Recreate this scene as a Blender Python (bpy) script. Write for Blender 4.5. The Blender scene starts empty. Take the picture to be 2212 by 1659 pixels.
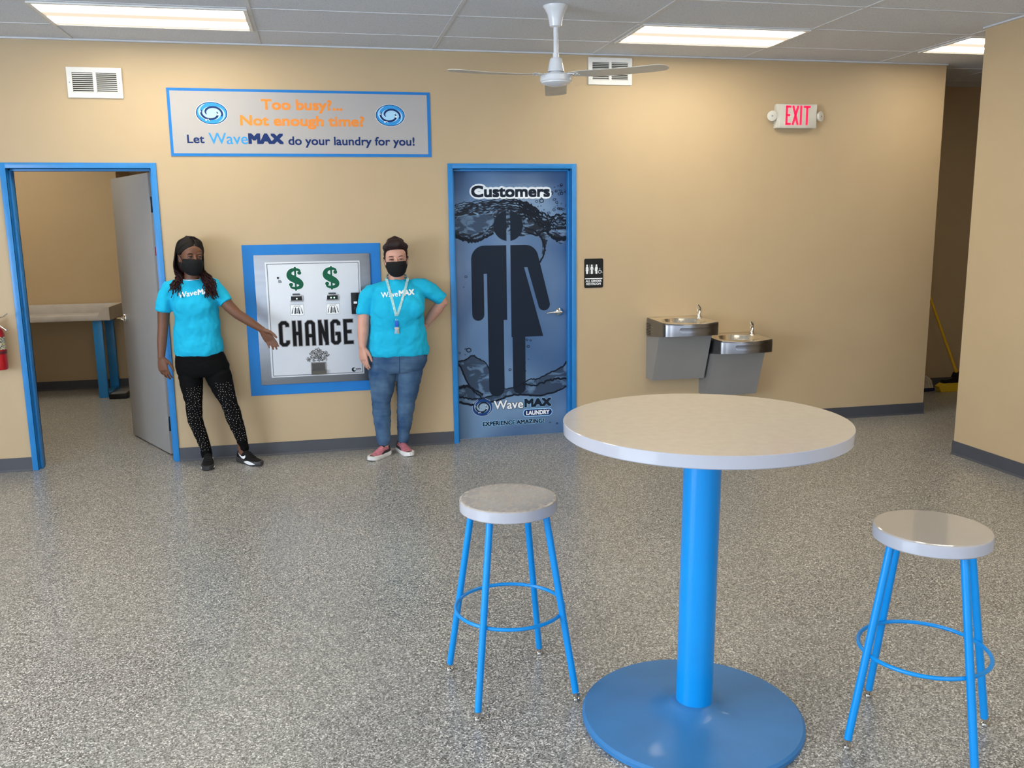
import bpy, bmesh, math, random
from mathutils import Vector, Matrix, Euler, noise
from mathutils.bvhtree import BVHTree
random.seed(7)
SC = bpy.context.scene
COL = SC.collection
PI = math.pi
R = math.radians

# ------------------------------------------------------------------ camera
cd = bpy.data.cameras.new('camera')
cam = bpy.data.objects.new('camera', cd); COL.objects.link(cam)
cd.sensor_fit = 'HORIZONTAL'; cd.sensor_width = 36.0
cd.lens = 1897.75 / 2212 * 36.0
cd.clip_start = 0.05; cd.clip_end = 100
def camera_matrix(yaw, pitch, roll):
    f = Vector((-math.sin(yaw)*math.cos(pitch), math.cos(yaw)*math.cos(pitch), -math.sin(pitch)))
    r = Vector((math.cos(yaw), math.sin(yaw), 0)); u = r.cross(f)
    c, s = math.cos(roll), math.sin(roll)
    r2 = c*r + s*u; u2 = -s*r + c*u
    m = Matrix((( r2.x, u2.x, -f.x), (r2.y, u2.y, -f.y), (r2.z, u2.z, -f.z)))
    return m.to_4x4()
cam.matrix_world = Matrix.Translation((0, -6.80686, 1.70016)) @ camera_matrix(R(-12.1006), R(10.105), R(-0.7553))
SC.camera = cam

# ------------------------------------------------------------------ world, daylight, exposure
w = bpy.data.worlds.new('sky'); SC.world = w; w.use_nodes = True
bg = w.node_tree.nodes['Background']
bg.inputs[0].default_value = (0.55, 0.72, 1.0, 1); bg.inputs[1].default_value = 1.0
def window_light(name, loc, rot, sx, sy, power, color):
    l = bpy.data.lights.new(name, 'AREA'); l.shape = 'RECTANGLE'; l.size = sx; l.size_y = sy
    l.energy = power; l.color = color
    o = bpy.data.objects.new(name, l); COL.objects.link(o); o.location = loc; o.rotation_euler = rot
    return o
# daylight coming through the shop windows behind and to the left of the camera
window_light('daylight_front', (-0.6, -9.55, 1.62), (R(90), 0, 0), 9.2, 2.15, 160, (0.80, 0.90, 1.0))
window_light('daylight_left', (-6.35, -6.4, 1.62), (R(90), 0, R(-90)), 4.6, 2.15, 520, (0.78, 0.89, 1.0))
SC.view_settings.view_transform = 'Standard'
SC.view_settings.look = 'None'
SC.view_settings.exposure = 0.07
SC.view_settings.gamma = 1.0
SC.view_settings.use_curve_mapping = False
TUBE = 18.5          # brightness of the fluorescent tubes behind the troffer lenses

# ------------------------------------------------------------------ materials
def mat(name, col, rough=0.5, metal=0.0, var=0.06, vscale=8.0, bump=0.0, bscale=60.0, spec=0.5, emit=None, estr=0.0, coat=0.0, stretch=None, sheen=0.0):
    m = bpy.data.materials.new(name); m.use_nodes = True
    nt = m.node_tree; N = nt.nodes; L = nt.links
    p = N['Principled BSDF']
    p.inputs['Roughness'].default_value = rough
    p.inputs['Metallic'].default_value = metal
    p.inputs['Specular IOR Level'].default_value = spec
    p.inputs['Coat Weight'].default_value = coat
    p.inputs['Coat Roughness'].default_value = 0.05
    if sheen: p.inputs['Sheen Weight'].default_value = sheen
    tc = N.new('ShaderNodeTexCoord')
    src = tc.outputs['Object']
    if stretch:
        mp = N.new('ShaderNodeMapping'); mp.inputs['Scale'].default_value = stretch
        L.new(src, mp.inputs[0]); src = mp.outputs[0]
    nz = N.new('ShaderNodeTexNoise'); nz.inputs['Scale'].default_value = vscale; nz.inputs['Detail'].default_value = 4
    L.new(src, nz.inputs['Vector'])
    rp = N.new('ShaderNodeValToRGB')
    a = [max(0, c*(1-var)) for c in col]; b = [min(1, c*(1+var)) for c in col]
    rp.color_ramp.elements[0].position = 0.3; rp.color_ramp.elements[1].position = 0.7
    rp.color_ramp.elements[0].color = (*a, 1); rp.color_ramp.elements[1].color = (*b, 1)
    L.new(nz.outputs['Fac'], rp.inputs[0]); L.new(rp.outputs[0], p.inputs['Base Color'])
    if bump:
        n2 = N.new('ShaderNodeTexNoise'); n2.inputs['Scale'].default_value = bscale; n2.inputs['Detail'].default_value = 3
        L.new(src, n2.inputs['Vector'])
        bp = N.new('ShaderNodeBump'); bp.inputs['Strength'].default_value = bump; bp.inputs['Distance'].default_value = 0.01
        L.new(n2.outputs['Fac'], bp.inputs['Height']); L.new(bp.outputs[0], p.inputs['Normal'])
    if emit:
        p.inputs['Emission Color'].default_value = (*emit, 1); p.inputs['Emission Strength'].default_value = estr
    return m

def floor_material():
    m = bpy.data.materials.new('speckled_epoxy'); m.use_nodes = True
    nt = m.node_tree; N = nt.nodes; L = nt.links; p = N['Principled BSDF']
    tc = N.new('ShaderNodeTexCoord')
    v = N.new('ShaderNodeTexVoronoi'); v.inputs['Scale'].default_value = 215
    L.new(tc.outputs['Object'], v.inputs['Vector'])
    sp = N.new('ShaderNodeSeparateColor'); L.new(v.outputs['Color'], sp.inputs[0])
    rp = N.new('ShaderNodeValToRGB'); e = rp.color_ramp.elements
    e[0].position = 0.0; e[0].color = (0.055, 0.054, 0.051, 1)
    e[1].position = 1.0; e[1].color = (0.74, 0.72, 0.68, 1)
    for pos, c in ((0.3, (0.165, 0.161, 0.152)), (0.62, (0.29, 0.284, 0.266)), (0.86, (0.44, 0.43, 0.40))):
        q = e.new(pos); q.color = (*c, 1)
    L.new(sp.outputs[0], rp.inputs[0])
    nz = N.new('ShaderNodeTexNoise'); nz.inputs['Scale'].default_value = 0.9; nz.inputs['Detail'].default_value = 5
    L.new(tc.outputs['Object'], nz.inputs['Vector'])
    mr = N.new('ShaderNodeMapRange'); mr.inputs[1].default_value = 0.3; mr.inputs[2].default_value = 0.7
    mr.inputs[3].default_value = 0.93; mr.inputs[4].default_value = 1.08
    L.new(nz.outputs['Fac'], mr.inputs[0])
    mx = N.new('ShaderNodeMix'); mx.data_type = 'RGBA'; mx.blend_type = 'MULTIPLY'; mx.inputs[0].default_value = 1
    L.new(rp.outputs[0], mx.inputs[6]); L.new(mr.outputs[0], mx.inputs[7])
    L.new(mx.outputs[2], p.inputs['Base Color'])
    p.inputs['Roughness'].default_value = 0.30; p.inputs['Specular IOR Level'].default_value = 0.62
    bp = N.new('ShaderNodeBump'); bp.inputs['Strength'].default_value = 0.12; bp.inputs['Distance'].default_value = 0.002
    L.new(sp.outputs[1], bp.inputs['Height']); L.new(bp.outputs[0], p.inputs['Normal'])
    return m

def tile_material():
    m = bpy.data.materials.new('acoustic_tile'); m.use_nodes = True
    nt = m.node_tree; N = nt.nodes; L = nt.links; p = N['Principled BSDF']
    tc = N.new('ShaderNodeTexCoord')
    n1 = N.new('ShaderNodeTexNoise'); n1.inputs['Scale'].default_value = 110; n1.inputs['Detail'].default_value = 3
    L.new(tc.outputs['Object'], n1.inputs['Vector'])
    rp = N.new('ShaderNodeValToRGB'); e = rp.color_ramp.elements
    e[0].position = 0.33; e[0].color = (0.53, 0.56, 0.62, 1); e[1].position = 0.48; e[1].color = (0.66, 0.695, 0.76, 1)
    L.new(n1.outputs['Fac'], rp.inputs[0]); L.new(rp.outputs[0], p.inputs['Base Color'])
    p.inputs['Roughness'].default_value = 0.95; p.inputs['Specular IOR Level'].default_value = 0.1
    bp = N.new('ShaderNodeBump'); bp.inputs['Strength'].default_value = 0.25; bp.inputs['Distance'].default_value = 0.004
    L.new(n1.outputs['Fac'], bp.inputs['Height']); L.new(bp.outputs[0], p.inputs['Normal'])
    return m

def lens_material():
    m = bpy.data.materials.new('lit_troffer_lens'); m.use_nodes = True
    nt = m.node_tree; N = nt.nodes; L = nt.links
    for n in list(N): N.remove(n)
    out = N.new('ShaderNodeOutputMaterial'); em = N.new('ShaderNodeEmission')
    tc = N.new('ShaderNodeTexCoord'); sx = N.new('ShaderNodeSeparateXYZ'); L.new(tc.outputs['Object'], sx.inputs[0])
    def M(op, a, b=None):
        n = N.new('ShaderNodeMath'); n.operation = op
        L.new(a, n.inputs[0])
        if b is not None: n.inputs[1].default_value = b
        return n.outputs[0]
    d = M('ABSOLUTE', M('SUBTRACT', M('ABSOLUTE', sx.outputs[1]), 0.148))
    mr = N.new('ShaderNodeMapRange'); mr.interpolation_type = 'SMOOTHSTEP'
    mr.inputs[1].default_value = 0.062; mr.inputs[2].default_value = 0.118
    mr.inputs[3].default_value = 1.0; mr.inputs[4].default_value = 0.0
    L.new(d, mr.inputs[0])
    pw = M('POWER', mr.outputs[0], 2.5)
    mx = N.new('ShaderNodeMix'); mx.data_type = 'RGBA'
    mx.inputs[6].default_value = (1.0, 0.80, 0.62, 1); mx.inputs[7].default_value = (TUBE, 0.91*TUBE, 0.72*TUBE, 1)
    L.new(pw, mx.inputs[0]); L.new(mx.outputs[2], em.inputs[0]); em.inputs[1].default_value = 1.0
    L.new(em.outputs[0], out.inputs[0])
    return m

WALL = mat('tan_wall_paint', (0.49, 0.37, 0.225), 0.55, var=0.02, vscale=3, bump=0.05, bscale=260)
FLOOR = floor_material(); TILE = tile_material(); LENS = lens_material()
TBAR = mat('grid_white', (0.60, 0.62, 0.66), 0.5)
BLUE = mat('blue_frame_paint', (0.018, 0.215, 0.57), 0.35)
BLUET = mat('blue_powder_coat', (0.0004, 0.245, 0.66), 0.3, coat=0.15, spec=0.35, var=0.02)
BLUEP = mat('blue_print', (0.018, 0.19, 0.56), 0.4, spec=0.2, var=0.03)
COVE = mat('charcoal_rubber', (0.060, 0.064, 0.080), 0.5)
WHITEM = mat('white_enamel', (0.72, 0.72, 0.71), 0.3)
FANW = mat('fan_white', (0.74, 0.76, 0.80), 0.22)
BLADE = mat('fan_blade_white', (0.56, 0.53, 0.47), 0.4)
DARKIN = mat('vent_shadow_black', (0.012, 0.010, 0.008), 0.8)
SIGNW = mat('sign_white', (0.40, 0.385, 0.385), 0.45, var=0.01)
ORANGE = mat('print_orange', (0.80, 0.27, 0.05), 0.5, spec=0.2, var=0.03)
NAVY = mat('print_navy', (0.006, 0.026, 0.13), 0.5, spec=0.2, var=0.03)
SKYB = mat('print_sky_blue', (0.035, 0.30, 0.72), 0.5, spec=0.2, var=0.03)
LIGHTB = mat('print_light_blue', (0.32, 0.62, 0.90), 0.5, spec=0.2, var=0.03)
PWHITE = mat('print_white', (0.86, 0.88, 0.90), 0.5, var=0.01)
BLACK = mat('black_plastic', (0.008, 0.008, 0.009), 0.4, spec=0.25)
INK = mat('print_black', (0.006, 0.0065, 0.008), 0.5, spec=0.12)
GREYINK = mat('print_grey', (0.16, 0.17, 0.19), 0.5)
STEEL = mat('brushed_steel', (0.30, 0.32, 0.36), 0.42, metal=1.0, var=0.05, vscale=4, stretch=(1, 1, 6))
CHROME = mat('polished_chrome', (0.80, 0.79, 0.77), 0.08, metal=1.0, var=0.02)
NICKEL = mat('satin_nickel', (0.62, 0.59, 0.54), 0.22, metal=1.0, var=0.03)
CHW = mat('machine_white', (0.62, 0.655, 0.72), 0.3, var=0.01)
GREEN = mat('print_green', (0.004, 0.10, 0.05), 0.5, spec=0.2)
LED = mat('green_led', (0.1, 0.6, 0.3), 0.4, emit=(0.45, 1.0, 0.7), estr=2.2)
EXITR = mat('lit_exit_red', (0.7, 0.01, 0.05), 0.4, emit=(1.0, 0.006, 0.06), estr=1.15)
PLASTW = mat('ivory_plastic', (0.62, 0.60, 0.54), 0.4)
LAMPL = mat('lamp_reflector', (0.70, 0.69, 0.66), 0.2, var=0.12, vscale=90)
LAM = mat('grey_laminate', (0.53, 0.475, 0.41), 0.13, var=0.03, vscale=30, spec=0.6)
LAMEDGE = mat('pale_edge_band', (0.42, 0.425, 0.48), 0.10, var=0.01, spec=0.6)
SEATM = mat('grey_gloss_seat', (0.42, 0.38, 0.34), 0.06, var=0.02, spec=0.6)
DOORG = mat('grey_door_paint', (0.29, 0.285, 0.285), 0.45, var=0.02)
DOORE = mat('grey_door_edge', (0.16, 0.17, 0.20), 0.5)
FNT = mat('fountain_grey_vinyl', (0.25, 0.245, 0.245), 0.42, var=0.03)
FAPR = mat('fountain_apron_steel', (0.22, 0.222, 0.24), 0.30, metal=1.0, var=0.06)
BASIN = mat('basin_stainless', (0.86, 0.81, 0.71), 0.2, metal=1.0, var=0.06, vscale=14)
RED = mat('extinguisher_red', (0.42, 0.008, 0.012), 0.25)
YELLOW = mat('broom_yellow', (0.80, 0.48, 0.01), 0.4)
MOPT = mat('mop_cotton', (0.42, 0.37, 0.28), 0.9, var=0.3, vscale=60, stretch=(6, 1, 1))
NAVYC = mat('navy_cloth', (0.008, 0.010, 0.06), 0.8)

# ------------------------------------------------------------------ mesh builder
class MB:
    def __init__(s): s.v = []; s.f = []; s.m = []
    def add(s, vs, fs, mi=0):
        o = len(s.v); s.v += [Vector(p) for p in vs]
        for f in fs: s.f.append([i+o for i in f]); s.m.append(mi)
        return s
    def box(s, a, b, mi=0, bev=0.0, rot=None):
        bm = bmesh.new(); bmesh.ops.create_cube(bm, size=1)
        a = Vector(a); b = Vector(b); c = (a+b)/2; d = b-a
        for v in bm.verts: v.co = Vector((v.co.x*d.x, v.co.y*d.y, v.co.z*d.z))
        if bev: bmesh.ops.bevel(bm, geom=list(bm.edges), offset=bev, segments=2, affect='EDGES', profile=0.5)
        for v in bm.verts:
            p = v.co
            if rot is not None: p = rot @ p
            v.co = p + c
        bm.verts.index_update()
        s.add([v.co.copy() for v in bm.verts], [[v.index for v in f.verts] for f in bm.faces], mi); bm.free(); return s
    def loft(s, rings, mi=0, caps=True, closed=True):
        n = len(rings[0]); o = len(s.v)
        for r in rings: s.v += [Vector(p) for p in r]
        for i in range(len(rings)-1):
            for j in range(n if closed else n-1):
                k = (j+1) % n
                s.f.append([o+i*n+j, o+i*n+k, o+(i+1)*n+k, o+(i+1)*n+j]); s.m.append(mi)
        if caps and closed:
            s.f.append([o+j for j in range(n)][::-1]); s.m.append(mi)
            s.f.append([o+(len(rings)-1)*n+j for j in range(n)]); s.m.append(mi)
        return s
    def lathe(s, prof, c=(0,0,0), seg=32, mi=0, axis=None, caps=True):
        c = Vector(c); q = Matrix.Identity(3)
        if axis is not None: q = Vector((0,0,1)).rotation_difference(Vector(axis).normalized()).to_matrix()
        rings = []
        for r, z in prof:
            rings.append([c + q @ Vector((r*math.cos(2*PI*j/seg), r*math.sin(2*PI*j/seg), z)) for j in range(seg)])
        return s.loft(rings, mi, caps)
    def cyl(s, a, b, r0, r1=None, seg=20, mi=0):
        a = Vector(a); b = Vector(b); r1 = r0 if r1 is None else r1
        return s.lathe([(r0, 0), (r1, (b-a).length)], a, seg, mi, axis=b-a)
    def tube(s, pts, rad, seg=10, mi=0, closed=False, ref=None, round_ends=False):
        """tapered tube along a path; rad = number, list of numbers or list of (a, b)"""
        P = [Vector(p) for p in pts]; n = len(P)
        Rd = list(rad) if isinstance(rad, (list, tuple)) else [rad]*n
        Rd = [(x, x) if not isinstance(x, (list, tuple)) else x for x in Rd]
        if round_ends:
            t0 = (P[1]-P[0]).normalized(); t1 = (P[-1]-P[-2]).normalized()
            a0, b0 = Rd[0]; a1, b1 = Rd[-1]
            hd = [(.25, .97), (.6, .8), (.9, .45), (.985, .16)]
            A = [(P[0]-t0*k*min(a0, b0), (a0*q, b0*q)) for k, q in hd][::-1]
            Bq = [(P[-1]+t1*k*min(a1, b1), (a1*q, b1*q)) for k, q in hd]
            P = [x[0] for x in A]+P+[x[0] for x in Bq]; Rd = [x[1] for x in A]+Rd+[x[1] for x in Bq]; n = len(P)
        rings = []; prev = None
        for i in range(n):
            if closed: t = P[(i+1) % n]-P[i-1]
            else: t = P[min(i+1, n-1)]-P[max(i-1, 0)]
            t = t.normalized()
            rf = Vector(ref) if ref is not None else (prev if prev is not None else (Vector((0,0,1)) if abs(t.z) < .9 else Vector((0,1,0))))
            b = rf - t*rf.dot(t)
            if b.length < 1e-5: b = Vector((1,0,0)) - t*t.x
            b.normalize(); a = t.cross(b); prev = b
            ra, rb = Rd[i]
            rings.append([P[i] + a*(ra*math.cos(2*PI*j/seg)) + b*(rb*math.sin(2*PI*j/seg)) for j in range(seg)])
        if closed:
            rings.append(rings[0]); return s.loft(rings, mi, caps=False)
        return s.loft(rings, mi)
    def ellipsoid(s, c, r, mi=0, rot=None, su=20, sv=12):
        c = Vector(c); rings = []
        q = rot if rot is not None else Matrix.Identity(3)
        for i in range(1, sv):
            t = PI*i/sv
            rings.append([c + q @ Vector((r[0]*math.sin(t)*math.cos(2*PI*j/su), r[1]*math.sin(t)*math.sin(2*PI*j/su), -r[2]*math.cos(t))) for j in range(su)])
        o = len(s.v); s.loft(rings, mi, caps=False)
        a = len(s.v); s.v += [c + q @ Vector((0,0,-r[2])), c + q @ Vector((0,0,r[2]))]
        for j in range(su):
            k = (j+1) % su
            s.f.append([o+k, o+j, a]); s.m.append(mi)
            e = o+(sv-2)*su
            s.f.append([e+j, e+k, a+1]); s.m.append(mi)
        return s
    def prism(s, poly, y0, y1, mi=0, fn=None):
        """poly = (x, z) outline, extruded from depth y0 to y1"""
        fn = fn or (lambda x, y, z: (x, y, z))
        ar = sum(poly[i][0]*poly[(i+1) % len(poly)][1]-poly[(i+1) % len(poly)][0]*poly[i][1] for i in range(len(poly)))
        if ar < 0: poly = poly[::-1]
        n = len(poly)
        vs = [fn(x, y0, z) for x, z in poly]+[fn(x, y1, z) for x, z in poly]
        fs = [list(range(n)), list(range(2*n-1, n-1, -1))]
        fs += [[(i+1) % n, i, i+n, (i+1) % n+n] for i in range(n)]
        return s.add(vs, fs, mi)
    def ribbon(s, pts, wd, y0, y1, mi=0):
        """flat stroke of given width(s) along (x, z) points"""
        n = len(pts); W = wd if isinstance(wd, (list, tuple)) else [wd]*n
        P = [Vector((p[0], p[1])) for p in pts]; Lf = []; Rt = []
        for i in range(n):
            d0 = (P[i]-P[i-1]).normalized() if i else (P[1]-P[0]).normalized()
            d1 = (P[i+1]-P[i]).normalized() if i < n-1 else d0
            n0 = Vector((-d0.y, d0.x)); n1 = Vector((-d1.y, d1.x))
            m = (n0+n1); m = m.normalized() if m.length > 1e-6 else n0
            k = 1/max(.45, m.dot(n0)); h = W[i]/2*k
            Lf.append(P[i]+m*h); Rt.append(P[i]-m*h)
        for i in range(n-1):
            q = [Lf[i], Lf[i+1], Rt[i+1], Rt[i]]
            s.prism([(p.x, p.y) for p in q], y0, y1, mi)
        return s
    def mesh(s, name, mats, smooth=None):
        me = bpy.data.meshes.new(name); me.from_pydata([tuple(v) for v in s.v], [], s.f)
        for m in mats: me.materials.append(m)
        for p, i in zip(me.polygons, s.m): p.material_index = i
        bm = bmesh.new(); bm.from_mesh(me); bmesh.ops.recalc_face_normals(bm, faces=bm.faces); bm.to_mesh(me); bm.free()
        if smooth is not None:
            me.shade_smooth()
            if smooth < 180: me.set_sharp_from_angle(angle=R(smooth))
        return me
    def build(s, name, mats, parent=None, smooth=40, origin=None):
        if not isinstance(mats, (list, tuple)): mats = [mats]
        o = bpy.data.objects.new(name, s.mesh(name, mats, smooth)); COL.objects.link(o)
        if origin is not None:
            o.data.transform(Matrix.Translation(-Vector(origin))); o.location = origin
        if parent is not None:
            o.parent = parent
            o.matrix_parent_inverse = parent_chain(parent).inverted()
        return o
def parent_chain(o):
    m = o.matrix_basis.copy()
    if o.parent is not None: m = parent_chain(o.parent) @ o.matrix_parent_inverse @ m
    return m

def tag(o, label=None, cat=None, group=None, kind=None):
    if label: o['label'] = label
    if cat: o['category'] = cat
    if group: o['group'] = group
    if kind: o['kind'] = kind
    return o
def thing(name, label, cat, loc=(0,0,0), rz=0, group=None, kind=None):
    o = bpy.data.objects.new(name, None); COL.objects.link(o); o.empty_display_size = 0.1
    o.location = loc; o.rotation_euler = (0, 0, rz)
    return tag(o, label, cat, group, kind)
def copy_tree(o, parent=None):
    c = o.copy(); COL.objects.link(c)
    if parent is not None: c.parent = parent
    for ch in [x for x in list(SC.objects) if x.parent == o]: copy_tree(ch, c)
    return c

def remesh(mb, voxel, smooth=4, factor=0.5):
    me = mb.mesh('tmp', [], None)
    o = bpy.data.objects.new('tmp', me); COL.objects.link(o)
    md = o.modifiers.new('r', 'REMESH'); md.mode = 'VOXEL'; md.voxel_size = voxel; md.use_smooth_shade = True
    if smooth:
        sm = o.modifiers.new('s', 'SMOOTH'); sm.factor = factor; sm.iterations = smooth
    dg = bpy.context.evaluated_depsgraph_get()
    ev = o.evaluated_get(dg); nm = bpy.data.meshes.new_from_object(ev, depsgraph=dg)
    bpy.data.objects.remove(o); bpy.data.meshes.remove(me)
    nm.materials.clear()
    nm.shade_smooth()
    return nm
def link_mesh(name, me, mats, parent=None):
    if not isinstance(mats, (list, tuple)): mats = [mats]
    for m in mats: me.materials.append(m)
    me.name = name
    o = bpy.data.objects.new(name, me); COL.objects.link(o)
    if parent is not None:
        o.parent = parent; o.matrix_parent_inverse = parent_chain(parent).inverted()
    return o

# ------------------------------------------------------------------ lettering
_capcache = {}
def raw_text(s, off, spacing=1.0):
    cu = bpy.data.curves.new('txt', 'FONT'); cu.body = s; cu.size = 1.0; cu.offset = off; cu.fill_mode = 'FRONT'
    cu.space_character = spacing; cu.resolution_u = 4
    o = bpy.data.objects.new('txt', cu); COL.objects.link(o)
    dg = bpy.context.evaluated_depsgraph_get()
    me = bpy.data.meshes.new_from_object(o.evaluated_get(dg), depsgraph=dg)
    vs = [v.co.copy() for v in me.vertices]; fs = [list(p.vertices) for p in me.polygons]
    bpy.data.objects.remove(o); bpy.data.curves.remove(cu); bpy.data.meshes.remove(me)
    return vs, fs
def text_geo(s, x0, x1, zb, cap, off=0.0, spacing=1.0):
    """lettering fitted to x0..x1 with its baseline at zb and capitals of height cap -> (x, z) vertices and faces"""
    if off not in _capcache:
        h, _ = raw_text('H', off); _capcache[off] = (min(v.y for v in h), max(v.y for v in h))
    lo, hi = _capcache[off]
    vs, fs = raw_text(s, off, spacing)
    a = min(v.x for v in vs); b = max(v.x for v in vs)
    kx = (x1-x0)/(b-a); kz = cap/(hi-lo)
    return [(x0+(v.x-a)*kx, zb+(v.y-lo)*kz) for v in vs], fs
def text(mb, s, x0, x1, zb, cap, y, bold=0.0, mi=0, spacing=1.0):
    """bold = stroke thickening as a share of the capital height"""
    g = bold*cap
    p, f = text_geo(s, x0+g, x1-g, zb+g, cap-2*g, 0.0, spacing)
    if not g: D = [(0, 0)]
    elif bold > .1: D = [(q*math.cos(2*PI*i/20), q*math.sin(2*PI*i/20)) for q in (1, .66, .33) for i in range(20)]
    else: D = [(max(-1, min(1, 1.42*math.cos(2*PI*i/24))), max(-1, min(1, 1.42*math.sin(2*PI*i/24)))) for i in range(24)]+[(0, 0)]
    for k, (ux, uz) in enumerate(D):
        mb.add([(x+ux*g, y-.000006*k, z+uz*g) for x, z in p], f, mi)
    return mb
def flat(mb, name, m, parent, origin=None):
    """printed layer: faces only, turned to face the room"""
    o = mb.build(name, m, parent, None, origin)
    return o
def ell(cx, cz, rx, rz, n=40, a0=0.0, a1=2*PI):
    return [(cx+rx*math.cos(a0+(a1-a0)*i/n), cz+rz*math.sin(a0+(a1-a0)*i/n)) for i in range(n + (0 if abs(a1-a0-2*PI) < 1e-6 else 1))]
def rrect(x0, z0, x1, z1, r, n=6):
    p = []
    for cx, cz, a in ((x1-r, z1-r, 0), (x0+r, z1-r, PI/2), (x0+r, z0+r, PI), (x1-r, z0+r, 1.5*PI)):
        p += [(cx+r*math.cos(a+PI/2*i/n), cz+r*math.sin(a+PI/2*i/n)) for i in range(n+1)]
    return p
# ------------------------------------------------------------------ the room
CEIL = 3.007
def struct(name, mb, m, smooth=None, parent=None, label=None):
    o = mb.build(name, m, parent, smooth)
    if parent is None: o['kind'] = 'structure'
    if label: o['label'] = label
    return o
struct('floor', MB().box((-6.2, -9.4, -0.06), (8.2, 4.6, 0)), FLOOR)
struct('ceiling', MB().box((-6.2, -9.4, CEIL), (8.2, 4.6, CEIL+.08)), TILE)
D1 = (-2.083, -1.144); D2 = (1.017, 1.957); DH = 2.146; WT = 0.15; WE = 5.244
b = MB()
for x0, x1, z0 in ((-6.0, D1[0], 0), (D1[0], D1[1], DH), (D1[1], D2[0], 0), (D2[0], D2[1], DH), (D2[1], WE, 0)):
    b.box((x0, 0, z0), (x1, WT, CEIL))
struct('wall_back', b, WALL)
struct('wall_right', MB().box((4.53, -9.2, 0), (4.70, -1.295, CEIL)), WALL)
b = MB().box((WE, 1.085, 0), (8.0, 1.25, CEIL)).box((WE-.15, WT, 0), (WE, 1.25, CEIL))
struct('wall_alcove', b, WALL)
struct('wall_corridor', MB().box((4.70, -1.45, 0), (8.0, -1.295, CEIL)).box((8.0, -1.45, 0), (8.15, 1.25, CEIL)), WALL)
# left and front walls with the shop windows (behind the camera)
b = MB()
b.box((-6.15, -9.2, 0), (-6.0, 0.15, .55)).box((-6.15, -9.2, 2.7), (-6.0, .15, CEIL)).box((-6.15, -4.1, .55), (-6.0, .15, 2.7)).box((-6.15, -9.2, .55), (-6.0, -8.7, 2.7))
struct('wall_left', b, WALL)
b = MB()
b.box((-6.15, -9.35, 0), (4.70, -9.2, .55)).box((-6.15, -9.35, 2.7), (4.70, -9.2, CEIL)).box((-6.15, -9.35, .55), (-5.2, -9.2, 2.7)).box((4.0, -9.35, .55), (4.70, -9.2, 2.7))
struct('wall_front', b, WALL)
b = MB()
for i in range(6):
    x = -5.2+9.2*i/5; b.box((x-.03, -9.31, .55), (x+.03, -9.24, 2.7))
b.box((-5.2, -9.31, .55), (4.0, -9.24, .61)).box((-5.2, -9.31, 2.64), (4.0, -9.24, 2.7))
struct('window_1', b, STEEL)
b = MB()
for i in range(4):
    y = -8.7+4.6*i/3; b.box((-6.11, y-.03, .55), (-6.04, y+.03, 2.7))
b.box((-6.11, -8.7, .55), (-6.04, -4.1, .61)).box((-6.11, -8.7, 2.64), (-6.04, -4.1, 2.7))
struct('window_2', b, STEEL)
# back room behind the open door
b = MB().box((-4.6, 3.55, 0), (-2.10, 3.70, CEIL)).box((-2.25, 3.70, 0), (-2.10, 4.25, CEIL)).box((-2.25, 4.25, 0), (0.55, 4.40, CEIL))
struct('wall_storeroom_back', b, WALL)
struct('wall_storeroom_left', MB().box((-4.75, WT, 0), (-4.6, 3.70, CEIL)), WALL)
struct('wall_storeroom_right', MB().box((.40, WT, 0), (.55, 4.25, CEIL)), WALL)
# baseboards
def base(name, segs):
    b = MB()
    for a, c in segs:
        a = Vector((*a, 0)); c = Vector((*c, 0)); d = (c-a).normalized(); n = Vector((d.y, -d.x, 0))
        pr = [(0, 0), (.016, 0), (.011, .008), (.008, .014), (.006, .098), (.004, .100), (0, .100)]
        b.loft([[p + n*u + Vector((0, 0, v)) for u, v in pr] for p in (a, c)])
    o = b.build(name, COVE, None, None); o['kind'] = 'structure'
F0, F1 = D1[0]-.038, D1[1]+.038; G0, G1 = D2[0]-.038, D2[1]+.038
base('baseboard_back', [((-6.0, 0), (F0, 0)), ((F1, 0), (G0, 0)), ((G1, 0), (WE+.008, 0))])
base('baseboard_right', [((4.53, -1.287), (4.53, -9.2))])
base('baseboard_alcove', [((WE, 1.085), (8.0, 1.085)), ((WE, 0), (WE, 1.085))])
base('baseboard_corridor', [((8.0, -1.295), (4.522, -1.295))])
base('baseboard_storeroom', [((-4.6, 3.55), (-2.10, 3.55))])
# ceiling grid: runners every 1.22 m across, 0.61 m deep
GX = [-1.58+1.237*i for i in range(-3, 9)]
GY = [-0.445-.61*i for i in range(0, 14)]
b = MB()
for x in GX: b.box((x-.012, -9.2, CEIL-.004), (x+.012, 0, CEIL+.002))
for y in GY: b.box((-6.0, y-.012, CEIL-.0035), (4.53 if y < -1.29 else 8.0, y+.012, CEIL+.002))
for x in (4.605+1.237, 4.605+2.474): b.box((x-.012, -1.295, CEIL-.004), (x+.012, 1.08, CEIL+.002))
b.box((WE, .165-.012, CEIL-.0035), (8.0, .165+.012, CEIL+.002)).box((WE, .775-.012, CEIL-.0035), (8.0, .775+.012, CEIL+.002))
b.box((-6.0, -.022, CEIL-.012), (WE, 0, CEIL-.001)).box((4.508, -9.2, CEIL-.012), (4.53, -1.295, CEIL-.001))
struct('trim_1', b, TBAR)

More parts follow.
